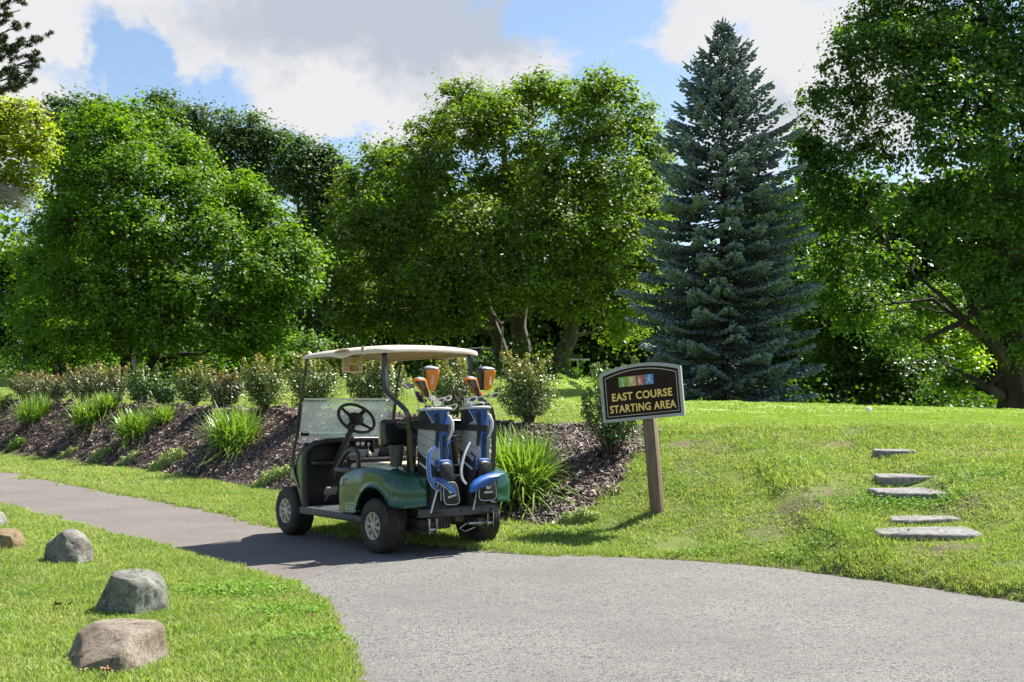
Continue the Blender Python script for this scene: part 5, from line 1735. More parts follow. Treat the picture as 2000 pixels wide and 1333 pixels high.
# --- steering
SW = c(.80, .275, 1.112)
axis = (c(.80, .275, 1.112) - c(1.17, .275, .70)).normalized()
axis = (axis + Vector((0, -.25, .12))).normalized()
sx_ = Vector((1, 0, 0)); sy_ = axis.cross(sx_).normalized(); sx_ = sy_.cross(axis).normalized()
SM = Matrix((sx_, sy_, axis)).transposed().to_4x4(); SM.translation = SW
mb = MB()
rr = .172
mb.tube([SM @ Vector((rr * math.cos(a), rr * math.sin(a), 0)) for a in [2 * math.pi * k / 40 for k in range(40)]], .0145, 10, closed=True)
for a in (R(0), R(90), R(180), R(270)):
    a += R(38)
    mb.tube([SM @ Vector((r_ * math.cos(a), r_ * math.sin(a), -.028 * (1 - r_ / rr))) for r_ in (.03, .08, .13, .17)], [.034, .024, .018, .022], 8, flat=(.35, axis))
sw = mb.build('steering_wheel', mat('wheel_grip', (.014, .014, .015), .4, var=.2, bump=.15, bscale=200), cart, smooth=60)
mb = MB(); mb.lathe([(-.05, 0), (-.05, .045), (-.02, .072), (0.004, .070), (.012, .045), (.012, 0)], 'z', 28)
mb.box((-.03, .0, .018), (.05, .10, .006), .003, rot=(0, 0, R(35)))
o = mb.build('horn_pad', black, sw); o.matrix_local = SM
mb = MB()
mb.tube([SW - axis * .03, c(.90, .275, 1.0), c(1.05, .275, .83), c(1.19, .275, .67), c(1.27, .275, .56)], [.030, .028, .028, .036, .05], 12)
mb.build('steering_column', black, cart)

# --- windscreen (folded: lower pane with the upper one laid over it)
glass = bpy.data.materials.new('scuffed_acrylic'); glass.use_nodes = True
_nt = glass.node_tree; _p = _nt.nodes['Principled BSDF']; _p.inputs['Base Color'].default_value = (.85, .87, .86, 1); _p.inputs['Roughness'].default_value = .12; _p.inputs['Specular IOR Level'].default_value = .6
_t = nn(_nt, 'ShaderNodeBsdfTransparent'); _t.inputs[0].default_value = (.90, .93, .91, 1)
_tl = nn(_nt, 'ShaderNodeBsdfTranslucent'); _tl.inputs[0].default_value = (.85, .88, .86, 1)
_m0 = nn(_nt, 'ShaderNodeMixShader'); _m0.inputs[0].default_value = .6; _nt.links.new(_p.outputs[0], _m0.inputs[1]); _nt.links.new(_tl.outputs[0], _m0.inputs[2])
_n = nn(_nt, 'ShaderNodeTexNoise'); _n.inputs['Scale'].default_value = 3; _n.inputs['Detail'].default_value = 6
_mr = nn(_nt, 'ShaderNodeMapRange'); _mr.inputs[1].default_value = .35; _mr.inputs[2].default_value = .7; _mr.inputs[3].default_value = .10; _mr.inputs[4].default_value = .26
_nt.links.new(_n.outputs[0], _mr.inputs[0])
_m1 = nn(_nt, 'ShaderNodeMixShader'); _nt.links.new(_mr.outputs[0], _m1.inputs[0]); _nt.links.new(_t.outputs[0], _m1.inputs[1]); _nt.links.new(_m0.outputs[0], _m1.inputs[2])
_nt.links.new(_m1.outputs[0], _nt.nodes['Material Output'].inputs['Surface'])
GT = R(-13)
def wpt(v, w): return c(1.40 + (1.287 - w) * .21, v, w)
mb = MB()
def pane(mb, v0, v1, w0, w1, off, t=.005):
    P = [wpt(v0, w0), wpt(v1, w0), wpt(v1, w1), wpt(v0, w1)]
    P = [p + Vector((0, off, 0)) for p in P]
    mb.add(P + [p + Vector((0, t, 0)) for p in P], [(0, 1, 2, 3), (7, 6, 5, 4), (0, 4, 5, 1), (1, 5, 6, 2), (2, 6, 7, 3), (3, 7, 4, 0)])
pane(mb, .49, -.49, .87, 1.26, 0)
lw = mb.build('windscreen', glass, cart, smooth=0)
mb = MB(); pane(mb, .495, -.495, .955, 1.287, -.02); uw = mb.build('folded_windscreen', glass, cart, smooth=0)
mb = MB()
pane(mb, .49, -.49, 1.279, 1.293, -.026, .014)
pane(mb, .49, -.49, .935, .962, -.026, .012)
mb.build('windscreen_hinge', mat('clear_edge', (.8, .82, .8), .3), cart, smooth=0)
mb = MB(); mb.tube([wpt(.49, .962) + Vector((0, -.03, 0)), wpt(.42, .962) + Vector((0, -.03, 0))], .022, 10); mb.build('windscreen_clip', black, cart)
mb = MB(); mb.box(wpt(.0, .962) + Vector((0, -.034, .0)), (.03, .012, .05), .003); mb.build('windscreen_latch', white, cart)
for sgn in (1, -1):
    mb = MB()
    mb.tube([c(1.245, .505 * sgn, 1.712), c(1.275, .508 * sgn, 1.685), c(1.30, .51 * sgn, 1.62), wpt(.515 * sgn, 1.30), wpt(.52 * sgn, .95), c(1.55, .525 * sgn, .74), c(1.52, .52 * sgn, .60), c(1.42, .52 * sgn, .46)], [.012, .012, .012, .012, .012, .012, .011, .010], 8)
    mb.build('front_roof_post', blackg, cart, smooth=60)
    mb = MB(); mb.tube([wpt(.515 * sgn, 1.24), wpt(.52 * sgn, .955)], .019, 8); mb.box(wpt(.52 * sgn, 1.07) + Vector((-sgn * .012, -.005, 0)), (.03, .03, .05), .006)
    mb.build('windscreen_clamp', black, cart)

# --- rear roof posts and bag rack
for sgn in (1, -1):
    mb = MB()
    mb.tube([c(-.01, .41 * sgn + .055, 1.70), c(-.02, .43 * sgn + .055, 1.68), c(-.035, .44 * sgn + .055, 1.62), c(-.045, .445 * sgn + .055, 1.45), c(-.065, .445 * sgn + .055, 1.365), c(-.13, .445 * sgn + .05, 1.31), c(-.28, .44 * sgn + .05, 1.235), c(-.345, .435 * sgn + .05, 1.195), c(-.372, .43 * sgn + .05, 1.15), c(-.375, .43 * sgn + .04, 1.08), c(-.36, .42 * sgn + .02, .85), c(-.34, .40 * sgn, .62)],
            .0235, 4)
    mb.build('rear_roof_post', blackg, cart, smooth=30)
mb = MB()
mb.tube([c(-.20, .47, 1.085), c(-.20, -.47, 1.085)], .016, 8)
for v in (.34, .02, -.02, -.36): mb.box(c(-.18, v, .86), (.045, .03, .46), .006)
mb.box(c(-.19, 0, 1.07), (.80, .05, .07), .012)
mb.box(c(-.19, 0, .70), (.80, .04, .05), .01)
mb.tube([c(-.375, .46, 1.09), c(-.20, .45, 1.09)], .014, 6); mb.tube([c(-.375, -.46, 1.09), c(-.20, -.45, 1.09)], .014, 6)
mb.build('bag_rack', black, cart)
mb = MB(); mb.tube([c(-.25, .30, .93), c(-.25, -.45, .93)], .006, 6); mb.tube([c(-.25, .30, .965), c(-.25, -.45, .965)], .006, 6); mb.build('rack_bar', steel, cart)
mb = MB(); mb.lathe([(-.085, 0), (-.085, .045), (-.07, .05), (.08, .064), (.085, .066), (.085, .058), (0, .05), (0, 0)], 'z', 20, c(-.13, .44, .815))
mb.tube([c(-.13, .44, .74), c(-.13, .42, .69)], .008, 6); mb.tube([c(-.17, .40, .74), c(-.19, .38, .69)], .008, 6)
mb.build('seed_bottle_holder', mat('holder_grey', (.05, .055, .055), .45, var=.15), cart)


def ribbon(mb, pts, width, thick, up=(0, 0, 1), m=0):
    """flat strap: width along `up`"""
    pts = [Vector(p) for p in pts]; n = len(pts); V_, F_ = [], []
    for i, p in enumerate(pts):
        t = (pts[min(i + 1, n - 1)] - pts[max(i - 1, 0)]).normalized()
        u = Vector(up) if not isinstance(up, list) else Vector(up[i])
        u = (u - t * u.dot(t)).normalized(); b = t.cross(u).normalized()
        w = width if not isinstance(width, (list, tuple)) else width[i]
        V_ += [p + u * w / 2 + b * thick / 2, p - u * w / 2 + b * thick / 2, p - u * w / 2 - b * thick / 2, p + u * w / 2 - b * thick / 2]
    for i in range(n - 1):
        for k in range(4):
            F_.append((i * 4 + k, i * 4 + (k + 1) % 4, (i + 1) * 4 + (k + 1) % 4, (i + 1) * 4 + k))
    F_ += [(0, 1, 2, 3), ((n - 1) * 4 + 3, (n - 1) * 4 + 2, (n - 1) * 4 + 1, (n - 1) * 4)]
    mb.add(V_, F_, m)


def arc_pts(cx, cy, rx, ry, a0, a1, z0, z1, n=14):
    return [c(cx + ry * -math.cos(R(a0 + (a1 - a0) * i / n)), cy + rx * math.sin(R(a0 + (a1 - a0) * i / n)), z0 + (z1 - z0) * i / n) for i in range(n + 1)]


strap_m = mat('black_webbing', (.012, .012, .013), .7, var=.3, scale=60)
mb = MB(); ribbon(mb, [c(-.19, .46, 1.075)] + arc_pts(-.34, .20, .155, .145, 78, -62, 1.068, 1.035) + [c(-.25, .0, 1.04)], .058, .006)
mb.build('bag_strap', strap_m, cart)
mb = MB(); ribbon(mb, [c(-.24, -.03, 1.045)] + arc_pts(-.34, -.205, .136, .142, 70, -62, 1.05, 1.03) + [c(-.25, -.40, 1.03)], .052, .006)
mb.build('bag_strap', strap_m, cart)

# --- roof
def roof():
    U0, U1, Vh, DV = -.09, 1.37, .53, .05
    nu, nv = 61, 45
    mb = MB()
    def top(a, b):
        # a,b in -1..1 ; superellipse outline
        k = 11.0
        r = max(abs(a), abs(b)) + 1e-9
        s = r / ((abs(a) ** k + abs(b) ** k) ** (1 / k) + 1e-9) if r > 1e-6 else 1
        aa, bb = a * s, b * s
        u = (U0 + U1) / 2 + aa * (U1 - U0) / 2
        front = (u - U0) / (U1 - U0)
        v = bb * Vh * (1 - .05 * front ** 2)
        e = max(abs(a), abs(b))
        w = 1.742 - .020 * bb * bb - .045 * max(0, front - .3) ** 1.5
        if e > .86: w -= .020 * ((e - .86) / .14) ** 2
        # raised plateau and gutters
        w += .007 * (1 if e < .80 else max(0, 1 - (e - .80) / .05)) 
        # cross channel near the rear handles
        if .155 < front < .185 and e < .9: w -= .006
        if .16 < front < .18 and abs(b) > .9 : w -= .012
        return u, v + DV, w, e, front, a, b
    G = []
    for i in range(nu):
        a = -1 + 2 * i / (nu - 1); row = []
        for j in range(nv):
            b = -1 + 2 * j / (nv - 1)
            u, v, w, *_ = top(a, b); row.append(c(u, v, w))
        G.append(row)
    mb.grid(G)
    # edge skirt and underside
    per = [(i, 0) for i in range(nu)] + [(nu - 1, j) for j in range(1, nv)] + [(i, nv - 1) for i in range(nu - 2, -1, -1)] + [(0, j) for j in range(nv - 2, 0, -1)]
    ring0, ring1, ring2, ring3 = [], [], [], []
    cen = c((U0 + U1) / 2, DV, 0)
    for (i, j) in per:
        p = G[i][j]; front = (p.y - U0) / (U1 - U0)
        out = Vector((p.x - cen.x, p.y - cen.y, 0)); out.normalize()
        side = abs(p.x + DV) > .46
        # skirt is deeper towards the rear and dips under the grab handle
        d = .028 + .010 * (1 - front)
        if side: d += .028 * math.exp(-((front - .42) / .10) ** 2)
        ring0.append(p); ring1.append(p + out * .012 + Vector((0, 0, -.014))); ring2.append(p + out * .010 + Vector((0, 0, -d))); ring3.append(p - out * .016 + Vector((0, 0, -d + .004)))
    n = len(per)
    mb.add(ring0 + ring1 + ring2 + ring3, [(k * n + q, k * n + (q + 1) % n, (k + 1) * n + (q + 1) % n, (k + 1) * n + q) for k in range(3) for q in range(n)])
    o = mb.build('roof', beige, cart, smooth=55)
    bm = bmesh.new(); bm.from_mesh(o.data); bmesh.ops.remove_doubles(bm, verts=bm.verts, dist=.0004); bmesh.ops.recalc_face_normals(bm, faces=bm.faces[:]); bm.to_mesh(o.data); bm.free()
    # underside liner, shade under the roof put into its darker beige
    mb = MB(); P = []
    for i in range(0, nu, 6):
        a = (-1 + 2 * i / (nu - 1)) * .955; row = []
        for j in range(0, nv, 4):
            b = (-1 + 2 * j / (nv - 1)) * .955
            u, v, w, *_ = top(a, b); row.append(c(u, v, w - .032))
        P.append(row)
    mb.grid(P); mb.build('roof_liner', mat('liner_shaded_beige', (.36, .25, .14), .6), cart, smooth=60, recalc=False)
    # grab handles: flat slot with its shade painted dark, moulded lip on each side
    for sgn in (1, -1):
        mb = MB()
        pts = []
        for k in range(20):
            a = 2 * math.pi * k / 20
            pts.append(c(.50 + .13 * math.cos(a), sgn * .541 + DV, 1.695 + .016 * math.sin(a) + .012 * math.cos(a)*-.4))
        mb.tube(pts, .008, 6, closed=True); mb.build('grab_handle_rim', beige, cart, smooth=60)
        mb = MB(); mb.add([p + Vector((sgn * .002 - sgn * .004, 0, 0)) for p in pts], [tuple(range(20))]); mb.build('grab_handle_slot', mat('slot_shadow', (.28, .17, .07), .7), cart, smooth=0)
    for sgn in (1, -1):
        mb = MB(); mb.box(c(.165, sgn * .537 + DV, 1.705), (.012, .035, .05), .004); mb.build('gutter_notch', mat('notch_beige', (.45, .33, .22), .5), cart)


roof()
# hanging card
card_m = mat('laminated_card', (.62, .54, .38), .35, var=.04, coat=.3)
mb = MB(); mb.box(c(1.24, .06, 1.615), (.228, .003, .168), .001); card = mb.build('menu_card', card_m, cart, smooth=0)
card['label'] = 'cream laminated card headed DINING EXPERIENCE hanging from the roof front'
F_ = lambda v, w, k=0: Matrix.Translation(c(1.24, v, w) + Vector((0, -.0022 - k, 0))) @ Matrix.Rotation(R(90), 4, 'X')
mb = MB(); add_text(mb, 'DINING EXPERIENCE', .019, .0003, F_(.06, 1.685), .0006, .85); mb.build('card_heading', mat('card_ink', (.05, .04, .03), .6), card, smooth=0)
mb = MB()
for k in range(9):
    w = 1.667 - k * .0135
    for v_, l_ in ((.122, .058), (-.015, .05)):
        if v_ < 0 and k in (2, 6): continue
        mb = MB(); mb.box(c(1.238, v_, w), (l_, .0006, .006)); mb.build('card_text_line', mat('card_print', (.33, .27, .17), .6), card, smooth=0)
for (v, w, sx, sz, col, nm_) in ((.045, 1.645, .065, .055, (.42, .36, .08), 'olive'), (.068, 1.577, .045, .058, (.42, .13, .06), 'rust'), (.018, 1.577, .048, .056, (.25, .31, .24), 'sage')):
    mb = MB(); mb.box(c(1.2375, v, w), (sx, .001, sz)); o = mb.build('card_picture', mat('card_' + nm_, col, .5, var=.35, scale=60), card, smooth=0)

# --- wheels
def wheel(u, vo, sgn, seg=84):
    wr = empty('wheel_mount', None, None, (0, 0, 0)); wr.parent = cart
    xo = -vo * sgn
    ins = sgn           # inward direction along local x for left (sgn=1) is +x
    cen = (0, u, .229)
    W, Rr = .212, .229
    prof = [(.022, .108), (.008, .116), (.0, .135), (-.003, .165), (.003, .195), (.014, .214), (.028, .2235)]
    gr = [.040, .073, .106, .139, .172]
    for g in gr: prof += [(g - .0075, .2285), (g - .003, .2288), (g - .0015, .219), (g + .0015, .219), (g + .003, .2288), (g + .0075, .2285)]
    prof += [(.184, .2235), (.198, .214), (.209, .195), (.215, .165), (.212, .13), (.20, .11)]
    nt_ = len(prof)

    def fn(k, q, t, r):
        if 7 <= q < nt_ - 6:
            t += .0045 * (1 if (k // 2) % 2 else -1)
        if (q in (6, nt_ - 6)) and (k % 4 < 1): r -= .006
        return xo + ins * t, r
    mb = MB(); mb.lathe(prof, 'x', seg, cen, fn=fn)
    P = None
    ty = mb.build('tyre', rubber, wr, smooth=35)
    # rim
    d = .016
    mb = MB()
    X = lambda t: xo + ins * t
    mb.lathe([(X(.006), .117), (X(.002), .112), (X(.006), .106), (X(.014), .101), (X(.03), .098)], 'x', 48, cen)
    mb.lathe([(X(.004), 0), (X(.004), .022), (X(.008), .034), (X(.03), .038)], 'x', 24, cen)
    for k in range(8):
        a = 2 * math.pi * k / 8 + .2
        dv = Vector((0, math.cos(a), math.sin(a))); pv = Vector((0, -math.sin(a), math.cos(a)))
        a0, a1 = .03, .103
        q = [Vector((X(.010), *cen[1:])) + dv * a0 + pv * .008, Vector((X(.010), *cen[1:])) + dv * a0 - pv * .008, Vector((X(.012), *cen[1:])) + dv * a1 - pv * .017, Vector((X(.012), *cen[1:])) + dv * a1 + pv * .017]
        back = [p + Vector((ins * .018, 0, 0)) for p in q]
        ridge = [Vector((X(.003), *cen[1:])) + dv * a0, Vector((X(.005), *cen[1:])) + dv * a1]
        mb.add(q + back + ridge, [(0, 8, 9, 3), (8, 1, 2, 9), (0, 3, 7, 4), (1, 5, 6, 2), (0, 4, 5, 1), (3, 9, 2, 6, 7)])
    mb.build('wheel_cover', wheel_m, wr, smooth=30)
    mb = MB(); mb.lathe([(X(.034), 0), (X(.034), .112)], 'x', 32, cen); mb.lathe([(X(.20), .11), (X(.06), .105), (X(.06), .05), (X(.21), .045), (X(.21), 0)], 'x', 28, cen)
    mb.build('rim', mat('rim_dark', (.06, .055, .045), .6, metal=.3), wr, smooth=30)
    wr.name = 'wheel'
    return wr


wheel(0, .595, 1); wheel(0, .595, -1); wheel(1.67, .545, 1); wheel(1.67, .545, -1)

# --- underside at the rear
mb = MB()
mb.lathe([(-.42, .03), (.42, .03)], 'x', 12, (0, 0, .235))
mb.box(c(0, .12, .225), (.20, .17, .17), .04); mb.box(c(-.02, .13, .225), (.14, .23, .12), .03)
mb.build('rear_axle', grimy, cart)
mb = MB(); mb.box(c(-.24, .12, .275), (.21, .17, .15), .02)
for k in range(6): mb.box(c(-.33, .04 + k * .03, .275), (.008, .012, .13), .002)
mb.box(c(-.25, .12, .355), (.3, .25, .04), .01); mb.box(c(-.28, -.05, .30), (.10, .16, .10), .02)
mb.build('engine', grimy, cart)
for sgn in (1, -1):
    mb = MB()
    mb.tube([c(-.08, .33 * sgn, .22), c(-.10, .34 * sgn, .36)], .022, 8); mb.tube([c(-.10, .34 * sgn, .34), c(-.12, .35 * sgn, .48)], .013, 8)
    for k in range(7): mb.lathe([(-.004, .012), (-.004, .032), (.004, .032), (.004, .012)], 'z', 14, c(-.085, .33 * sgn, .24 + k * .017))
    mb.build('shock_absorber', grimy, cart)
    mb = MB()
    for k in range(3): mb.box(c(-.03, .30 * sgn, .185 + k * .012), (.045, .62 - k * .12, .009), .002)
    mb.build('leaf_spring', grimy, cart)
mb = MB()
for v in (.245, .315): mb.box(c(-.42, v, .245), (.008, .05, .12), .002)
mb.tube([c(-.42, .25, .215), c(-.42, .31, .215)], .016, 10)
mb.build('bracket', steel, cart); mb = MB()
for v in (-.335, -.275): mb.box(c(-.42, v, .27), (.008, .05, .13), .002)
mb.tube([c(-.42, -.33, .235), c(-.42, -.28, .235)], .016, 10); mb.tube([c(-.40, -.28, .235), c(-.40, -.10, .24)], .012, 8)
mb.tube([c(-.38, -.10, .24), c(-.36, -.04, .20), c(-.36, -.10, .17), c(-.36, -.2, .2)], .006, 6)
mb.build('bracket', steel, cart)
mb = MB()
P = []
for k in range(21):
    v = -.41 + .82 * k / 20
    u = -.462 + .05 * (abs(v) / .41) ** 4
    P.append([c(u + .03, v, .318), c(u + .004, v, .320), c(u, v, .328), c(u, v, .375), c(u + .006, v, .388), c(u + .022, v, .396), c(u + .07, v, .398)])
mb.grid(P); 
bmp = mb.build('bumper', dkgrey, cart, smooth=40)
md = bmp.modifiers.new('s', 'SOLIDIFY'); md.thickness = .012
mb = MB()
for v in (-.30, .26, .02):
    mb = MB(); mb.lathe([(-.464, .001), (-.466, .011), (-.462, .013)], 'y', 14, (-v, 0, .355)); mb.build('bumper_bolt', black, bmp)

# decals on the side
def body_v(u, w):
    k = int(np.argmin(np.abs(RBp[:, 0] - u) + (RBp[:, 1] < .5) * 9)); return RBp[k, 1] + .012 + .0135


def side_mat(u, v, w): return Matrix.Translation(c(u, v, w)) @ Matrix.Rotation(R(-90), 4, 'Z') @ Matrix.Rotation(R(90), 4, 'X')
cream_d = mat('decal_white', (.62, .66, .62), .4)
mb = MB(); add_text(mb, 'EZGO', .048, .0008, side_mat(.355, body_v(.355, .35), .355), .0008, 1.25)
for (du, dw, su, sw_) in ((0, .035, .17, .003), (0, -.029, .17, .003), (.084, .003, .003, .066), (-.084, .003, .003, .066)):
    mb.box(c(.355 + du, body_v(.355, .35), .355 + dw), (.0016, su, sw_))
mb.build('maker_decal', cream_d, cart, smooth=0)
mb = MB()
for k in range(12): mb.box(c(.43 - k * .0135, body_v(.355, .4), .398), (.0016, .009, .006))
mb.build('small_print', cream_d, cart, smooth=0)
mb = MB(); mb.box(c(.465, body_v(.465, .6) - .006, .575), (.003, .085, .05), .001); npl = mb.build('number_plate', mat('plate_green', (.03, .06, .04), .4), cart, smooth=0)
mb = MB(); add_text(mb, '18', .042, .0006, side_mat(.465, body_v(.465, .6) - .0035, .575), .001, 1.0); mb.build('number', mat('number_cream', (.38, .42, .33), .5), npl, smooth=0)
mb = MB()
for (u, w, l, a) in ((-.34, .50, .05, 30), (-.30, .53, .02, 50), (-.36, .515, .018, 10), (-.10, .60, .012, 0), (-.39, .46, .015, 60)):
    mb = MB(); mb.box(c(u, body_v(u, w) - .001, w), (.001, l, .0035), 0, rot=(R(a), 0, 0)); mb.build('scratch', mat('scratch', (.55, .6, .55), .6), cart, smooth=0)

# golf balls in the dash tray
ball_m = mat('golf_ball', (.8, .8, .78), .3, bump=.3, bscale=240)
for k, (v, lb) in enumerate(((.145, 'white golf ball nearest the cubby in the dash tray'), (.03, 'white golf ball in the middle of the dash tray'), (-.025, 'white golf ball beside the key in the dash tray'))):
    bm = bmesh.new(); bmesh.ops.create_icosphere(bm, subdivisions=3, radius=.0214)
    me = bpy.data.meshes.new('golf_ball'); bm.to_mesh(me); bm.free(); me.materials.append(ball_m)
    for p in me.polygons: p.use_smooth = True
    o = bpy.data.objects.new('golf_ball', me); C.objects.link(o); o.location = MC @ c(1.20, v, .866)
    tag(o, lb, 'golf ball', 'golf balls in the dash tray')

# ------------------------------------------------------------------ golf bags
blue = mat('bag_blue', (.012, .07, .25), .5, var=.12, scale=30, bump=.15, bscale=200)
bgrey = mat('bag_grey', (.33, .34, .35), .55, var=.08, scale=30, bump=.15, bscale=200)
bblk = mat('bag_black', (.010, .010, .012), .6, var=.3, scale=30, bump=.2, bscale=200)
pipe = mat('bag_piping', (.55, .56, .57), .4, var=.06)
chrome = mat('club_chrome', (.80, .81, .83), .3, metal=1.0, var=.08)
dkclub = mat('club_dark', (.03, .03, .032), .2, coat=.6)
grip_m = mat('club_grip', (.02, .02, .02), .7)


def golf_bag(u0, v0, w0, rx, ry, Ht, lean, label, variant):
    root = empty('golf_bag', label, 'golf bag', MC @ c(u0, v0, w0), (0, 0, CYAW), group='golf bags on the back of the cart')
    ph = R(34)
    nt_, nh = 72, 56
    def rad(t):
        k = 1.0 + .05 * math.sin(t * math.pi) - .05 * (1 - t) ** 2
        if t > .93: k *= 1 + .25 * (t - .93)
        return rx * k, ry * k
    def S(th, t, off=0.0):
        a, b = rad(t)
        z = Ht * t
        return Vector((-(a + off) * math.sin(th) + lean * t, -(b + off) * math.cos(th), z))
    def xf(th): return .5 - .5 * math.sin(th - ph)
    def vis(th): return math.cos(th - ph) > -.15
    def reg(th, t):
        x = xf(th)
        if not vis(th): return 2
        bl = .24 + .38 * min(1, (1 - t) / .2) + .08 * max(0, (.8 - t)) / .4
        if t < .40: bl = .70 - (.40 - t) * .2
        if t < .30: return 2
        if x > bl: return 0 if x < .97 else 2
        if t > .80 + .16 * x and x < bl: return 2
        lo = .60 - .30 * x
        if t > lo: return 1
        return 2
    P = [[S(2 * math.pi * i / nt_, j / nh) for j in range(nh + 1)] for i in range(nt_)]
    mb = MB(); mb.grid(P, closed_u=True, mf=lambda i, j: reg(2 * math.pi * (i + .5) / nt_, (j + .5) / nh))
    mb.add([S(2 * math.pi * i / nt_, 0) for i in range(nt_)], [tuple(range(nt_))], 2)
    mb.build('bag_body', [blue, bgrey, bblk], root, smooth=40)
    # collar
    mb = MB()
    tilt = lambda th: .012 * math.cos(th)
    mb.tube([S(a, 1.0, .004) + Vector((0, 0, tilt(a))) for a in [2 * math.pi * k / 36 for k in range(36)]], .011, 8, closed=True)
    mb.build('collar', pipe, root, smooth=60)
    mb = MB(); mb.add([S(2 * math.pi * i / nt_, .985) for i in range(nt_)], [tuple(range(nt_))])
    for k in (-1, 0, 1): mb.box((lean + k * rx * .6, 0, Ht * .99), (.012, ry * 1.7, .02), .004)
    mb.build('divider', bblk, root)
    # piping
    def th_of(x): return ph + math.asin(max(-1, min(1, 1 - 2 * x)))
    mb = MB()
    def bx(t):
        b = .24 + .38 * min(1, (1 - t) / .2) + .08 * max(0, (.8 - t)) / .4
        if t < .40: b = .70 - (.40 - t) * .2
        return b
    mb.tube([S(th_of(bx(t)), t, .001) for t in np.linspace(.30, .985, 26)], .0035, 5)
    mb.tube([S(th_of(x), .60 - .30 * x, .001) for x in np.linspace(.02, .66, 14)], .003, 5)
    mb.tube([S(th_of(x), .80 + .16 * x, .001) for x in np.linspace(.02, .45, 10)], .003, 5)
    mb.build('piping', pipe, root, smooth=60)
    # quilting seams on the grey panel
    mb = MB()
    for q in (.76, .67, .58): mb.tube([S(th_of(x), q - .16 * x + .01, .0005) for x in np.linspace(.06, .56, 8)], .0018, 4)
    mb.build('seam', bblk, root)
    # zip pull panel low on the left
    mb = MB(); ribbon(mb, [S(th_of(x), .545 - .26 * (x - .05), .004) + Vector((0, 0, -.055)) for x in np.linspace(.08, .42, 6)], .016, .004); mb.build('zip', pipe, root, smooth=0)
    # black vertical strap over the blue
    mb = MB()
    ribbon(mb, [S(th_of(.60 + .02 * math.sin(t * 9)), t, .006) for t in np.linspace(.62, .97, 8)], .028, .004, up=[(-math.cos(th_of(.6)), math.sin(th_of(.6)), 0)] * 8)
    ribbon(mb, [S(th_of(.82), t, .006) for t in np.linspace(.46, .74, 6)], .034, .005, up=[(-math.cos(th_of(.82)), math.sin(th_of(.82)), 0)] * 6)
    mb.box(S(th_of(.55), .935, .008), (.022, .014, .026), .004)
    mb.build('webbing', strap_m, root)
    # carry handle
    mb = MB()
    ha = th_of(.90)
    hp = [S(ha, .945, .0), S(ha, .93, .028), S(ha - .05, .87, .045), S(ha - .05, .80, .045), S(ha, .73, .026), S(ha, .70, .002)]
    mb.tube(hp, [.009, .013, .015, .015, .012, .009], 8); mb.build('handle', pipe, root, smooth=60)
    mb = MB(); mb.lathe([(-.006, 0), (-.006, .017), (0, .019), (.006, .015), (.006, 0)], 'y', 16); o = mb.build('badge', steel, root); o.location = S(ha, .965, .008); o.rotation_euler = (0, 0, -ha)
    # small round pocket in mid-front (black with pale bands on blue)
    mb = MB()
    pc = th_of(.74)
    out = Vector((-math.sin(pc), -math.cos(pc), 0)); tan = Vector((-math.cos(pc), math.sin(pc), 0))
    def PK(cz, hw, hh, dep, mb_, m=0, tx=.0, lean_=0.0, rr=.35, zoff=0):
        """rounded pocket standing off the bag"""
        ctr = S(pc, cz / Ht, 0) + tan * tx
        outl = []
        for k in range(28):
            a = 2 * math.pi * k / 28
            e = 2 / 4.0
            x = math.copysign(abs(math.cos(a)) ** e, math.cos(a)) * hw; y = math.copysign(abs(math.sin(a)) ** e, math.sin(a)) * hh
            x *= 1 + .10 * (y / hh) * -1 * rr
            outl.append((x + lean_ * y, y))
        rows = []
        for (s, d_) in ((1.0, -.03), (1.0, dep * .75), (.96, dep * .93), (.86, dep), (.0001, dep * 1.04)):
            rows.append([ctr + tan * (x * s) * -1 + Vector((0, 0, y * s + zoff)) + out * d_ for x, y in outl] )
        rows = [r + [r[0]] for r in rows]
        mb_.grid(rows, m=m)
        return ctr, outl
    lw_ = -.14 if variant == 1 else .02
    PK(.30, .062, .085, .075, mb, 0, -.012 if variant == 1 else .01, lw_); o = mb.build('ball_pocket', bblk, root, smooth=50)
    mb = MB(); PK(.36, .066, .050, .058, mb, 0, -.006 if variant == 1 else .012, lw_); mb.build('upper_pocket', blue, root, smooth=50)
    mb = MB(); ctr = S(pc, .36 / Ht, 0) + tan * (-.006 if variant == 1 else .012)
    for zz, r_ in ((-.028, .005), (.006, .005)):
        mb.tube([ctr + out * (.061 - .02 * abs(k / 6) ** 2) + tan * (.064 * k / 6) * -1 + Vector((0, 0, zz + .028 * (1 - (k / 6) ** 2) - .01)) for k in range(-6, 7)], r_, 6)
    mb.build('pocket_band', pipe, root, smooth=60)
    tx = .045 if variant == 1 else .012
    cz = .135 if variant == 1 else .15
    mb = MB(); ctr, outl = PK(cz, .072 if variant == 1 else .086, .095, .085, mb, 0, -tx, -.12 if variant == 1 else .0, 1.0); mb.build('shoe_pocket', bblk, root, smooth=50)
    mb = MB()
    mb.tube([ctr + tan * (x * .97) * -1 + Vector((0, 0, y * .97)) + out * .080 for x, y in outl], .0035, 5, closed=True); mb.build('pocket_piping', pipe, root, smooth=60)
    # logo on the pocket
    LM = Matrix((tan * -1, Vector((0, 0, 1)), out)).transposed().to_4x4(); LM.translation = ctr + out * .0895 + Vector((0, 0, -.01))
    if variant == 1: LM = LM @ Matrix.Rotation(R(14), 4, 'Z')
    mb = MB()
    L3 = LM @ Matrix.Translation((0, .018, 0))
    for poly in ([(-.026, .020), (-.006, .018), (.004, .004), (-.004, -.002)], [(.034, .024), (.010, .014), (-.002, .000), (.008, -.001)], [(-.024, -.006), (-.004, .004), (.008, .004), (.018, -.008), (.004, -.003)], ):
        mb.prism(poly, .0012, L3)
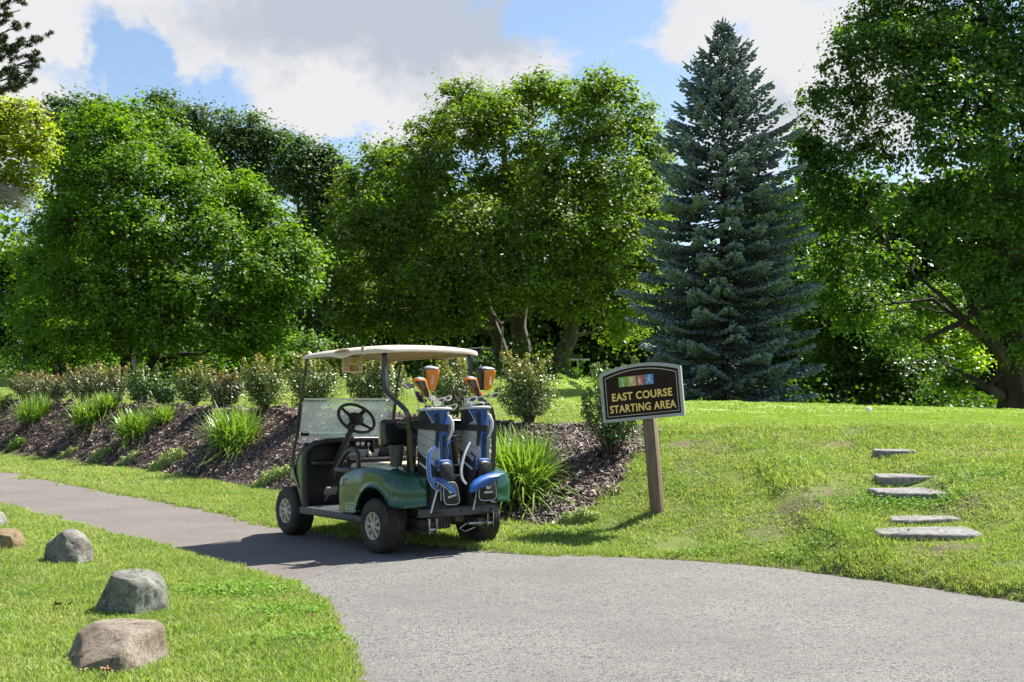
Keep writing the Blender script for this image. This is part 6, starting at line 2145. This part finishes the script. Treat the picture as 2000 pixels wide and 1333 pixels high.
    add_text(mb, 'MIZUNO', .020, .0006, LM @ Matrix.Translation((0, -.014, 0)), .0009, 1.0, shear=.25)
    mb.build('pocket_logo', white, root, smooth=0)
    mb = MB(); ribbon(mb, [ctr + tan * (.074 if variant == 1 else .088) + out * .04 + Vector((0, 0, z)) for z in (-.06, 0, .06)], .014, .004, up=(out)); mb.build('pocket_zip', pipe, root, smooth=0)
    # stand leg
    mb = MB(); mb.tube([Vector((-rx * .2, -ry * 1.15, .30)), Vector((-rx * 1.05, -ry * 1.3, -.02))], .008, 6)
    mb.build('stand_leg', silver, root)
    return root, S, th_of, out, tan


b1 = golf_bag(-.34, .200, .38, .138, .125, .815, 0.0, 'left golf bag, grey and blue, with a dangling blue shoulder strap', 1)
b2 = golf_bag(-.34, -.205, .38, .120, .122, .825, .012, 'right golf bag, grey and blue, with a blue hood flap hanging to the right', 2)


def inv(p): return p


# shoulder straps, in cart coordinates, as children of the bags
def strap(bag, pts, width, mats_, name, up=(-.82, -.57, 0), thick=.014, edge=True):
    root = bag[0]
    MI = root.matrix_basis.inverted()
    P = [MI @ (MC @ c(*p)) for p in pts]
    # smooth resample
    Q = []
    n = len(P)
    for i in range(n - 1):
        p0, p1, p2, p3 = P[max(i - 1, 0)], P[i], P[i + 1], P[min(i + 2, n - 1)]
        for k in range(5):
            t = k / 5
            Q.append(.5 * ((2 * p1) + (-p0 + p2) * t + (2 * p0 - 5 * p1 + 4 * p2 - p3) * t * t + (-p0 + 3 * p1 - 3 * p2 + p3) * t ** 3))
    Q.append(P[-1])
    wd = [width * (.45 + .55 * math.sin(math.pi * (i + .6) / (len(Q) + .2)) ** .5) for i in range(len(Q))]
    mb = MB(); ribbon(mb, Q, wd, thick, up=up); mb.build(name, mats_, root, smooth=40)
    if edge:
        mb = MB(); ribbon(mb, [q + Vector((0, .012, -.003)) for q in Q], [w * 1.2 for w in wd], thick * .5, up=up); mb.build(name + '_trim', pipe, root, smooth=40)


def bagpx(px, py, u):
    """a point on the cart's rear plane u (cart metres) seen at a photo position"""
    f, yh, h = FPX, HOR, CAMH
    d = Vector(((px - 1000) / f, 1, (yh - py) / f))
    Fw = Vector((-math.sin(CYAW), math.cos(CYAW), 0)); Lf = Vector((-math.cos(CYAW), -math.sin(CYAW), 0)); O = Vector((CX, CY, 0)); Cc = Vector((0, 0, h))
    t = (u - (Cc - O).dot(Fw)) / d.dot(Fw); P = Cc + d * t - O
    return (u, P.dot(Lf), P.z)


strap(b1, [bagpx(850, 872, -.50), bagpx(841, 885, -.52), bagpx(838, 905, -.54), bagpx(840, 930, -.55), bagpx(847, 948, -.55), bagpx(860, 958, -.54)], .030, blue, 'shoulder_strap', up=(1, .1, .15), thick=.012)
strap(b1, [bagpx(848, 936, -.53), bagpx(862, 940, -.56), bagpx(876, 950, -.57), bagpx(890, 962, -.55)], .042, blue, 'lower_strap', up=(.2, .1, 1), thick=.012)
strap(b2, [bagpx(918, 864, -.50), bagpx(908, 885, -.52), bagpx(901, 915, -.53), bagpx(903, 935, -.53), bagpx(911, 946, -.53)], .020, pipe, 'shoulder_strap', up=(1, .1, .15), edge=False)
strap(b2, [bagpx(911, 944, -.53), bagpx(925, 930, -.54), bagpx(930, 905, -.53), bagpx(930, 890, -.50)], .010, strap_m, 'thin_strap', up=(1, 0, .1), edge=False, thick=.004)
strap(b2, [bagpx(919, 883, -.50), bagpx(932, 898, -.51), bagpx(945, 913, -.50), bagpx(956, 925, -.47)], .020, strap_m, 'diagonal_strap', up=(.3, 0, 1), edge=False, thick=.004)
strap(b1, [bagpx(877, 867, -.46), bagpx(882, 895, -.47), bagpx(888, 922, -.47)], .018, strap_m, 'side_strap', up=(1, 0, .1), edge=False, thick=.004)
# blue hood flap (lens shaped) hanging from the right bag
MI = b2[0].matrix_basis.inverted()
def hp_(px, py, u): return MI @ (MC @ c(*bagpx(px, py, u)))
topE = [(917, 961), (918, 950), (926, 940), (938, 932), (952, 927), (966, 925), (974, 926), (977, 930)]
botE = [(917, 961), (925, 960), (934, 956), (944, 951), (955, 945), (965, 939), (973, 934), (977, 930)]
P = []
for (a, b) in zip(topE, botE):
    row = []
    for k in range(7):
        t = k / 6
        row.append(hp_(a[0] * (1 - t) + b[0] * t, a[1] * (1 - t) + b[1] * t, -.575 - .05 * math.sin(math.pi * t)))
    P.append(row)
mb = MB(); mb.grid(P); o = mb.build('rain_hood', mat('hood_blue', (.02, .11, .40), .45, var=.1), b2[0], smooth=60); md = o.modifiers.new('s', 'SOLIDIFY'); md.thickness = .008
mb = MB(); mb.tube([hp_(x, y, -.58) for x, y in botE], .004, 5); mb.tube([hp_(x, y, -.58) for x, y in topE], .003, 5); mb.build('hood_trim', pipe, b2[0], smooth=60)


# --- clubs
def club_pt(px, py, u): return MC @ c(*bagpx(px, py, u))


def iron(px, py, bx, u, label, ang=0, flip=1, dark=False, group='irons in the bags', blade=1.0):
    """head at photo position, shaft going down to bx at the bag mouth"""
    top = club_pt(px, py - 1, u); mouth = club_pt(bx[0], bx[1], u + .02)
    sh = (top - mouth); L_ = sh.length; d = sh.normalized()
    root = empty('golf_club', label, 'golf club', mouth, group=group)
    mb = MB(); mb.tube([Vector((0, 0, -.08)), sh * .4, sh * .92, sh], [.0042, .0042, .0050, .006], 8); mb.build('shaft', chrome, root, smooth=60)
    # blade: hosel bends into a wedge-shaped plate
    rt = Vector((math.cos(CYAW), math.sin(CYAW), 0)); bk = Vector((math.sin(CYAW), -math.cos(CYAW), 0))
    s = (rt * math.cos(R(ang)) * flip + bk * math.sin(R(ang))).normalized(); up = d
    nrm = s.cross(up).normalized()
    mb = MB()
    outl = [(-.010, -.012), (.012, -.020), (.045, -.026), (.066, -.018), (.076, .004), (.070, .022), (.050, .024), (.020, .012), (.004, .010), (-.010, .008)]
    outl = [(a * blade * 1.2, b * blade * 1.2) for a, b in outl]
    V_ = [sh + s * a + up * b + nrm * .009 for a, b in outl] + [sh + s * a * .96 + up * b * .92 - nrm * (.004 if b > 0 else .010) for a, b in outl]
    n = len(outl); mb.add(V_, [tuple(range(n)), tuple(range(2 * n - 1, n - 1, -1))] + [(i, n + i, n + (i + 1) % n, (i + 1) % n) for i in range(n)])
    cav = [sh + s * (a * .7 + .012 * blade) + up * b * .55 + nrm * .0096 for a, b in outl[1:8]]
    mb.build('club_head', dkclub if dark else chrome, root, smooth=30)
    mb = MB(); mb.add(cav, [tuple(range(len(cav)))]); mb.build('head_cavity', dkclub, root, smooth=0)


iron(806, 754, (821, 800), -.34, 'long iron leaning out furthest left of the left bag', 10, -1, blade=1.15)
iron(826, 772, (832, 803), -.33, 'dark hooded iron low at the left bag rim, upper of two', 20, -1, True)
iron(830, 782, (836, 806), -.31, 'dark iron at the left bag rim just under the upper one', 20, -1, True)
iron(848, 777, (846, 808), -.36, 'chrome iron in the left bag right of the black club sock', 25, -1)
iron(855, 783, (850, 810), -.38, 'chrome iron tilted in the middle of the left bag mouth', -30, 1)
iron(860, 788, (855, 812), -.40, 'chrome iron lowest in the middle of the left bag mouth', 10, -1)
iron(868, 779, (862, 808), -.36, 'small chrome wedge standing upright in the left bag', 60, 1, blade=.8)
iron(872, 796, (864, 812), -.40, 'flat putter head reaching over the right rim of the left bag', 5, 1, blade=1.1)
iron(908, 769, (908, 796), -.34, 'dark backed iron top left in the right bag', 10, -1, True, blade=1.1)
iron(902, 779, (905, 800), -.33, 'iron with a brown cavity at the left rim of the right bag', 12, -1, True)
iron(912, 781, (910, 802), -.36, 'chrome iron just inside the left rim of the right bag', 30, 1)
iron(924, 792, (918, 804), -.40, 'chrome iron lying along the front rim of the right bag', 0, 1, blade=1.2)
iron(926, 772, (924, 800), -.33, 'grey wedge between the two covered clubs of the right bag', 60, 1)
iron(957, 773, (944, 802), -.33, 'chrome iron leaning out to the right of the right bag', 0, 1, blade=1.05)
iron(918, 789, (916, 806), -.38, 'small chrome iron deep in the right bag mouth', 40, -1, blade=.85)
iron(937, 793, (934, 806), -.38, 'short dark club head just inside the right rim of the right bag', 20, 1, True, blade=.8)

orange = mat('cover_orange', (.72, .22, .025), .35, coat=.3, var=.08)
cblk = mat('cover_black', (.014, .012, .013), .3, coat=.4, var=.2)
csil = mat('cover_silver', (.35, .35, .37), .35, var=.1)


def covered(head, neck_b, mouth, u, sx, sy, label, style, yaw=0):
    """club with a head cover: head (px,py) = crown centre, neck_b = lower end of the sock"""
    H_ = club_pt(*head, u); B_ = club_pt(*neck_b, u); M_ = club_pt(*mouth, u + .02)
    root = empty('golf_club', label, 'golf club', M_, group='clubs wearing orange and black head covers')
    mb = MB(); mb.tube([Vector((0, 0, -.06)), (B_ - M_) * .5, B_ - M_], [.018, .021, .024], 10); mb.build('club_sock', mat('sock_black', (.012, .012, .013), .85, bump=.6, bscale=300), root, smooth=60)
    rt = Vector((math.cos(CYAW + R(yaw)), math.sin(CYAW + R(yaw)), 0)); bk = Vector((rt.y, -rt.x, 0))
    def P(x, y, z): return H_ - M_ + rt * x * sx + bk * y * sx + Vector((0, 0, z * sy))
    if style == 'big':
        st = [(-1.42, .34, .30, 0), (-1.2, .42, .36, 0), (-.8, .52, .44, .02), (-.4, .60, .54, .04), (-.02, .66, .64, .05), (.22, .68, .68, .04), (.40, .60, .64, 0), (.50, .42, .48, -.04), (.54, .15, .2, -.06)]
    else:
        st = [(-1.7, .26, .24, .60), (-1.35, .30, .28, .52), (-.95, .36, .34, .36), (-.55, .46, .38, .14), (-.2, .60, .42, -.08), (.1, .66, .44, -.20), (.30, .58, .40, -.22), (.42, .34, .26, -.18), (.45, .1, .1, -.15)]
    n = 28
    st = smoothp(interp_path([(z, 0, a, b, o_) for z, a, b, o_ in st], 26)[:, [0, 2, 3, 4]], 1)
    rows = []
    for (z, a, b, o_) in st:
        row = []
        for k in range(n + 1):
            th = 2 * math.pi * k / n
            e = .72
            x = math.copysign(abs(math.cos(th)) ** e, math.cos(th)) * a; y = math.copysign(abs(math.sin(th)) ** e, math.sin(th)) * b
            row.append(P(x + o_, y, z))
        rows.append(row)
    def mf(i, j):
        z = st[i][0]; th = 360 * (j + .5) / n
        if style == 'big':
            if z > .28: return 2 if 25 < th < 155 else 1
            if z > .16: return 1 if (th < 200 or th > 340) else 0
            if 30 < th < 125: return 0          # orange front panel
            if th >= 125 and th < 240: return 1  # black left panel
            return 0
        if z > .22: return 2 if z > .3 else 1
        if z > .0: return 0 if th < 200 else 1
        if 60 < th < 150: return 1
        return 0 if (150 < th < 175 or 40 < th < 60 or z < -1.5) else 1
    mb = MB(); mb.grid(rows, mf=mf)
    mb.build('head_cover', [orange, cblk, csil], root, smooth=50)
    # stitched lines and a small mark on the front
    mb = MB()
    if style == 'big':
        for th in (128, 32):
            pts = [rows[i][int(th / 360 * n)] + bk * .002 for i in range(2, 18)]
            mb.tube(pts, .0022, 5)
        mb.build('cover_stitching', orange, root, smooth=60)
        mb = MB(); L3 = Matrix((rt, Vector((0, 0, 1)), bk)).transposed().to_4x4(); L3.translation = P(.05, .60, -.55)
        L3 = L3 @ Matrix.Rotation(R(80), 4, 'Z') @ Matrix.Rotation(R(8), 4, 'Y')
        add_text(mb, 'MIZUNO', .02, .0015, L3, .0006, 1.1)
        mb.build('cover_mark', white, root, smooth=0)
    else:
        pts = [P(-.35, .44, -.05), P(-.1, .42, -.35), P(.15, .38, -.7)]; mb.tube(pts, .002, 5)
        pts = [P(-.45, .40, -.25), P(-.15, .40, -.55), P(.05, .36, -.9)]; mb.tube(pts, .002, 5)
        mb.build('cover_stitching', csil, root, smooth=60)


covered((840, 728), (838, 795), (838, 802), -.30, .108, .104, 'driver with tall orange cover standing highest in the left bag', 'big', -20)
covered((822, 745), (835, 795), (834, 804), -.40, .095, .076, 'fairway club with black faced orange cover drooping left in the left bag', 'small', 0)
covered((947, 729), (939, 795), (938, 802), -.30, .122, .104, 'driver with the widest orange cover in the right bag', 'big', 0)
covered((921, 743), (931, 795), (930, 804), -.40, .098, .074, 'fairway club with black faced cover leaning left in the right bag', 'small', 0)

# ------------------------------------------------------------------ small things
tb = mat('tee_marker_white', (.8, .8, .78), .3)
bm = bmesh.new(); bmesh.ops.create_icosphere(bm, subdivisions=3, radius=.045)
me = bpy.data.meshes.new('tee_marker'); bm.to_mesh(me); bm.free(); me.materials.append(tb)
for p in me.polygons: p.use_smooth = True
tx_, ty_ = (1697 - 1000) / FPX * 17.0, 17.0
o = bpy.data.objects.new('tee_marker', me); C.objects.link(o); o.location = (tx_, ty_, Hs(tx_, ty_) + .04)
tag(o, 'white ball shaped tee marker on the far edge of the green', 'tee marker')

# fallen leaves
leaf_brown = [mat('dry_leaf_brown', (.22, .10, .04), .7, var=.3, scale=40), mat('dry_leaf_tan', (.45, .33, .2), .7, var=.3, scale=40), mat('fallen_leaf_green', (.10, .20, .03), .6, var=.3, scale=40)]


def maple_outline():
    pts = []
    for k in range(20):
        a = 2 * math.pi * k / 20
        r = 1.0 if k % 4 == 0 else (.55 if k % 4 == 2 else .68)
        pts.append((r * math.cos(a), r * math.sin(a)))
    return pts


FL = [(112, 1194, 0, .07, 'curled brown leaf on the lawn left of the two big rocks'), (137, 1192, 2, .07, 'green fallen maple leaf beside the curled brown one'), (310, 1272, 0, .055, 'red brown leaf at the right foot of the flat tan rock'), (208, 1326, 0, .06, 'brown leaf at the bottom edge below the flat tan rock'),
      (158, 1326, 1, .05, 'pale leaf at the bottom edge left of the rock'), (387, 1193, 0, .03, 'small brown leaf in the open lawn right of the grey boulder'), (22, 1154, 0, .03, 'small brown leaf near the left edge above the rocks'), (67, 961, 1, .05, 'dry leaf lying on the path at far left'),
      (1255, 968, 1, .055, 'tan leaf on the grass just left of the sign post'), (1481, 834, 1, .05, 'tan leaf near the top of the bank right of the sign'), (1515, 864, 1, .06, 'pale leaf on the bank below the green'), (1358, 968, 0, .04, 'brown leaf on the bank right of the sign post'),
      (1870, 1052, 0, .04, 'brown leaf right of the lowest slate step'), (1477, 1140, 0, .035, 'brown leaf on the asphalt at the foot of the bank'), (1352, 1233, 1, .04, 'dry leaf alone in the middle of the pale asphalt'), (610, 1215, 0, .035, 'brown leaf on the lawn corner near the asphalt'),
      (1110, 972, 1, .07, 'pale bark sliver or leaf on the mulch behind the daylily'), (190, 948, 1, .04, 'pale leaf on the grass verge above the path')]
random.seed(5)
for (px, py, mi, s, lb) in FL:
    x, y, z = hit(px, py)
    s *= .55
    ol = maple_outline(); mb = MB()
    V_ = [(a * s, b * s, .018 * s / .04 * (a * a) + random.uniform(0, .25) * s) for a, b in ol] + [(0, 0, 0)]
    mb.add(V_, [(i, (i + 1) % 20, 20) for i in range(20)])
    mb.tube([(0, 0, 0), (-s * 1.2, -s * .2, .01), (-s * 1.7, 0, .015)], .0012, 3)
    o = mb.build('fallen_leaf', leaf_brown[mi], recalc=False)
    o.location = (x, y, z + (.012 if sgn_path(np.array([x]), np.array([y]))[0] > 0 else .035)); o.rotation_euler = (random.uniform(-.3, .3), random.uniform(-.3, .3), random.uniform(0, 6))
    tag(o, lb, 'leaf')
# twig on the path
mb = MB(); mb.tube([(0, 0, 0), (.08, .02, .008), (.19, .0, .004), (.27, .03, .01)], [.006, .006, .004, .002], 5)
x, y, z = hit(372, 999); o = mb.build('twig', mat('dead_twig', (.3, .27, .23), .9), recalc=False); o.location = (x, y, .012); tag(o, 'thin dry twig lying on the path left of the cart', 'twig')

# far guard rail, pole and the car parked behind the oak
rail_m = mat('rail_grey', (.35, .37, .37), .4, metal=.3)
gy = 68
mb = MB()
r_ = empty('guard_rail', 'pale metal guard rail glimpsed low behind the oak trunks', 'guard rail', tuple(PW(1000, 735, gy)))
b0 = Vector(r_.location)
mb.box(Vector((0, 0, .95)) , (9, .05, .09), .02); mb.build('rail', rail_m, r_)
for k in range(4):
    mb = MB(); mb.box((-4 + k * 2.6, .08, .45), (.10, .10, .95), .01); mb.build('post', rail_m, r_)
mb = MB(); mb.tube([(0, 0, -2), (0, 0, 1.9)], .05, 8)
o = mb.build('marker_pole', mat('pole_white', (.6, .58, .6), .5)); o.location = PW(981, 716, 56); tag(o, 'thin white pole beside the left trunk of the big oak', 'pole')

car = empty('parked_car', 'silver car almost hidden in the shade behind the oak, right of the cart roof', 'car', tuple(PW(945, 728, 70)), (0, 0, R(4)))
cm_ = mat('car_silver', (.35, .38, .38), .3, metal=.4, coat=.6); cg_ = mat('car_glass', (.01, .012, .014), .08, spec=.8)
def loft(mb, secs):
    rows = []
    for (x, yh_, zb_, zt_) in secs:
        rows.append([Vector((x, -yh_, zb_)), Vector((x, -yh_ - .03, (zb_ + zt_) / 2)), Vector((x, -yh_ * .96, zt_ - .06)), Vector((x, -yh_ * .8, zt_)), Vector((x, yh_ * .8, zt_)), Vector((x, yh_ * .96, zt_ - .06)), Vector((x, yh_ + .03, (zb_ + zt_) / 2)), Vector((x, yh_, zb_))])
    mb.grid(rows); n = len(rows)
    mb.add(rows[0], [tuple(range(8))]); mb.add(rows[-1], [tuple(range(8))])
mb = MB(); loft(mb, [(-2.2, .7, .4, .75), (-2.1, .8, .3, .95), (-1.2, .86, .28, 1.0), (0, .88, .28, .98), (1.2, .86, .28, .95), (1.9, .8, .3, .85), (2.2, .7, .38, .65)]); mb.build('car_body', cm_, car)
mb = MB(); loft(mb, [(-1.6, .62, .95, 1.0), (-1.0, .64, .95, 1.38), (-.2, .66, .95, 1.43), (.4, .64, .95, 1.38), (1.15, .62, .92, .98)]); mb.build('car_window', cg_, car)
mb = MB(); loft(mb, [(-.95, .56, 1.38, 1.43), (-.2, .6, 1.42, 1.47), (.38, .56, 1.38, 1.42)]); mb.build('car_roof', cm_, car)
for (x, s_) in ((-1.35, -1), (1.35, -1), (-1.35, 1), (1.35, 1)):
    mb = MB(); mb.lathe([(s_ * .68, 0), (s_ * .68, .3), (s_ * .86, .32), (s_ * .88, .2), (s_ * .88, 0)], 'y', 20, (x, 0, .32)); mb.build('car_wheel', rubber, car)
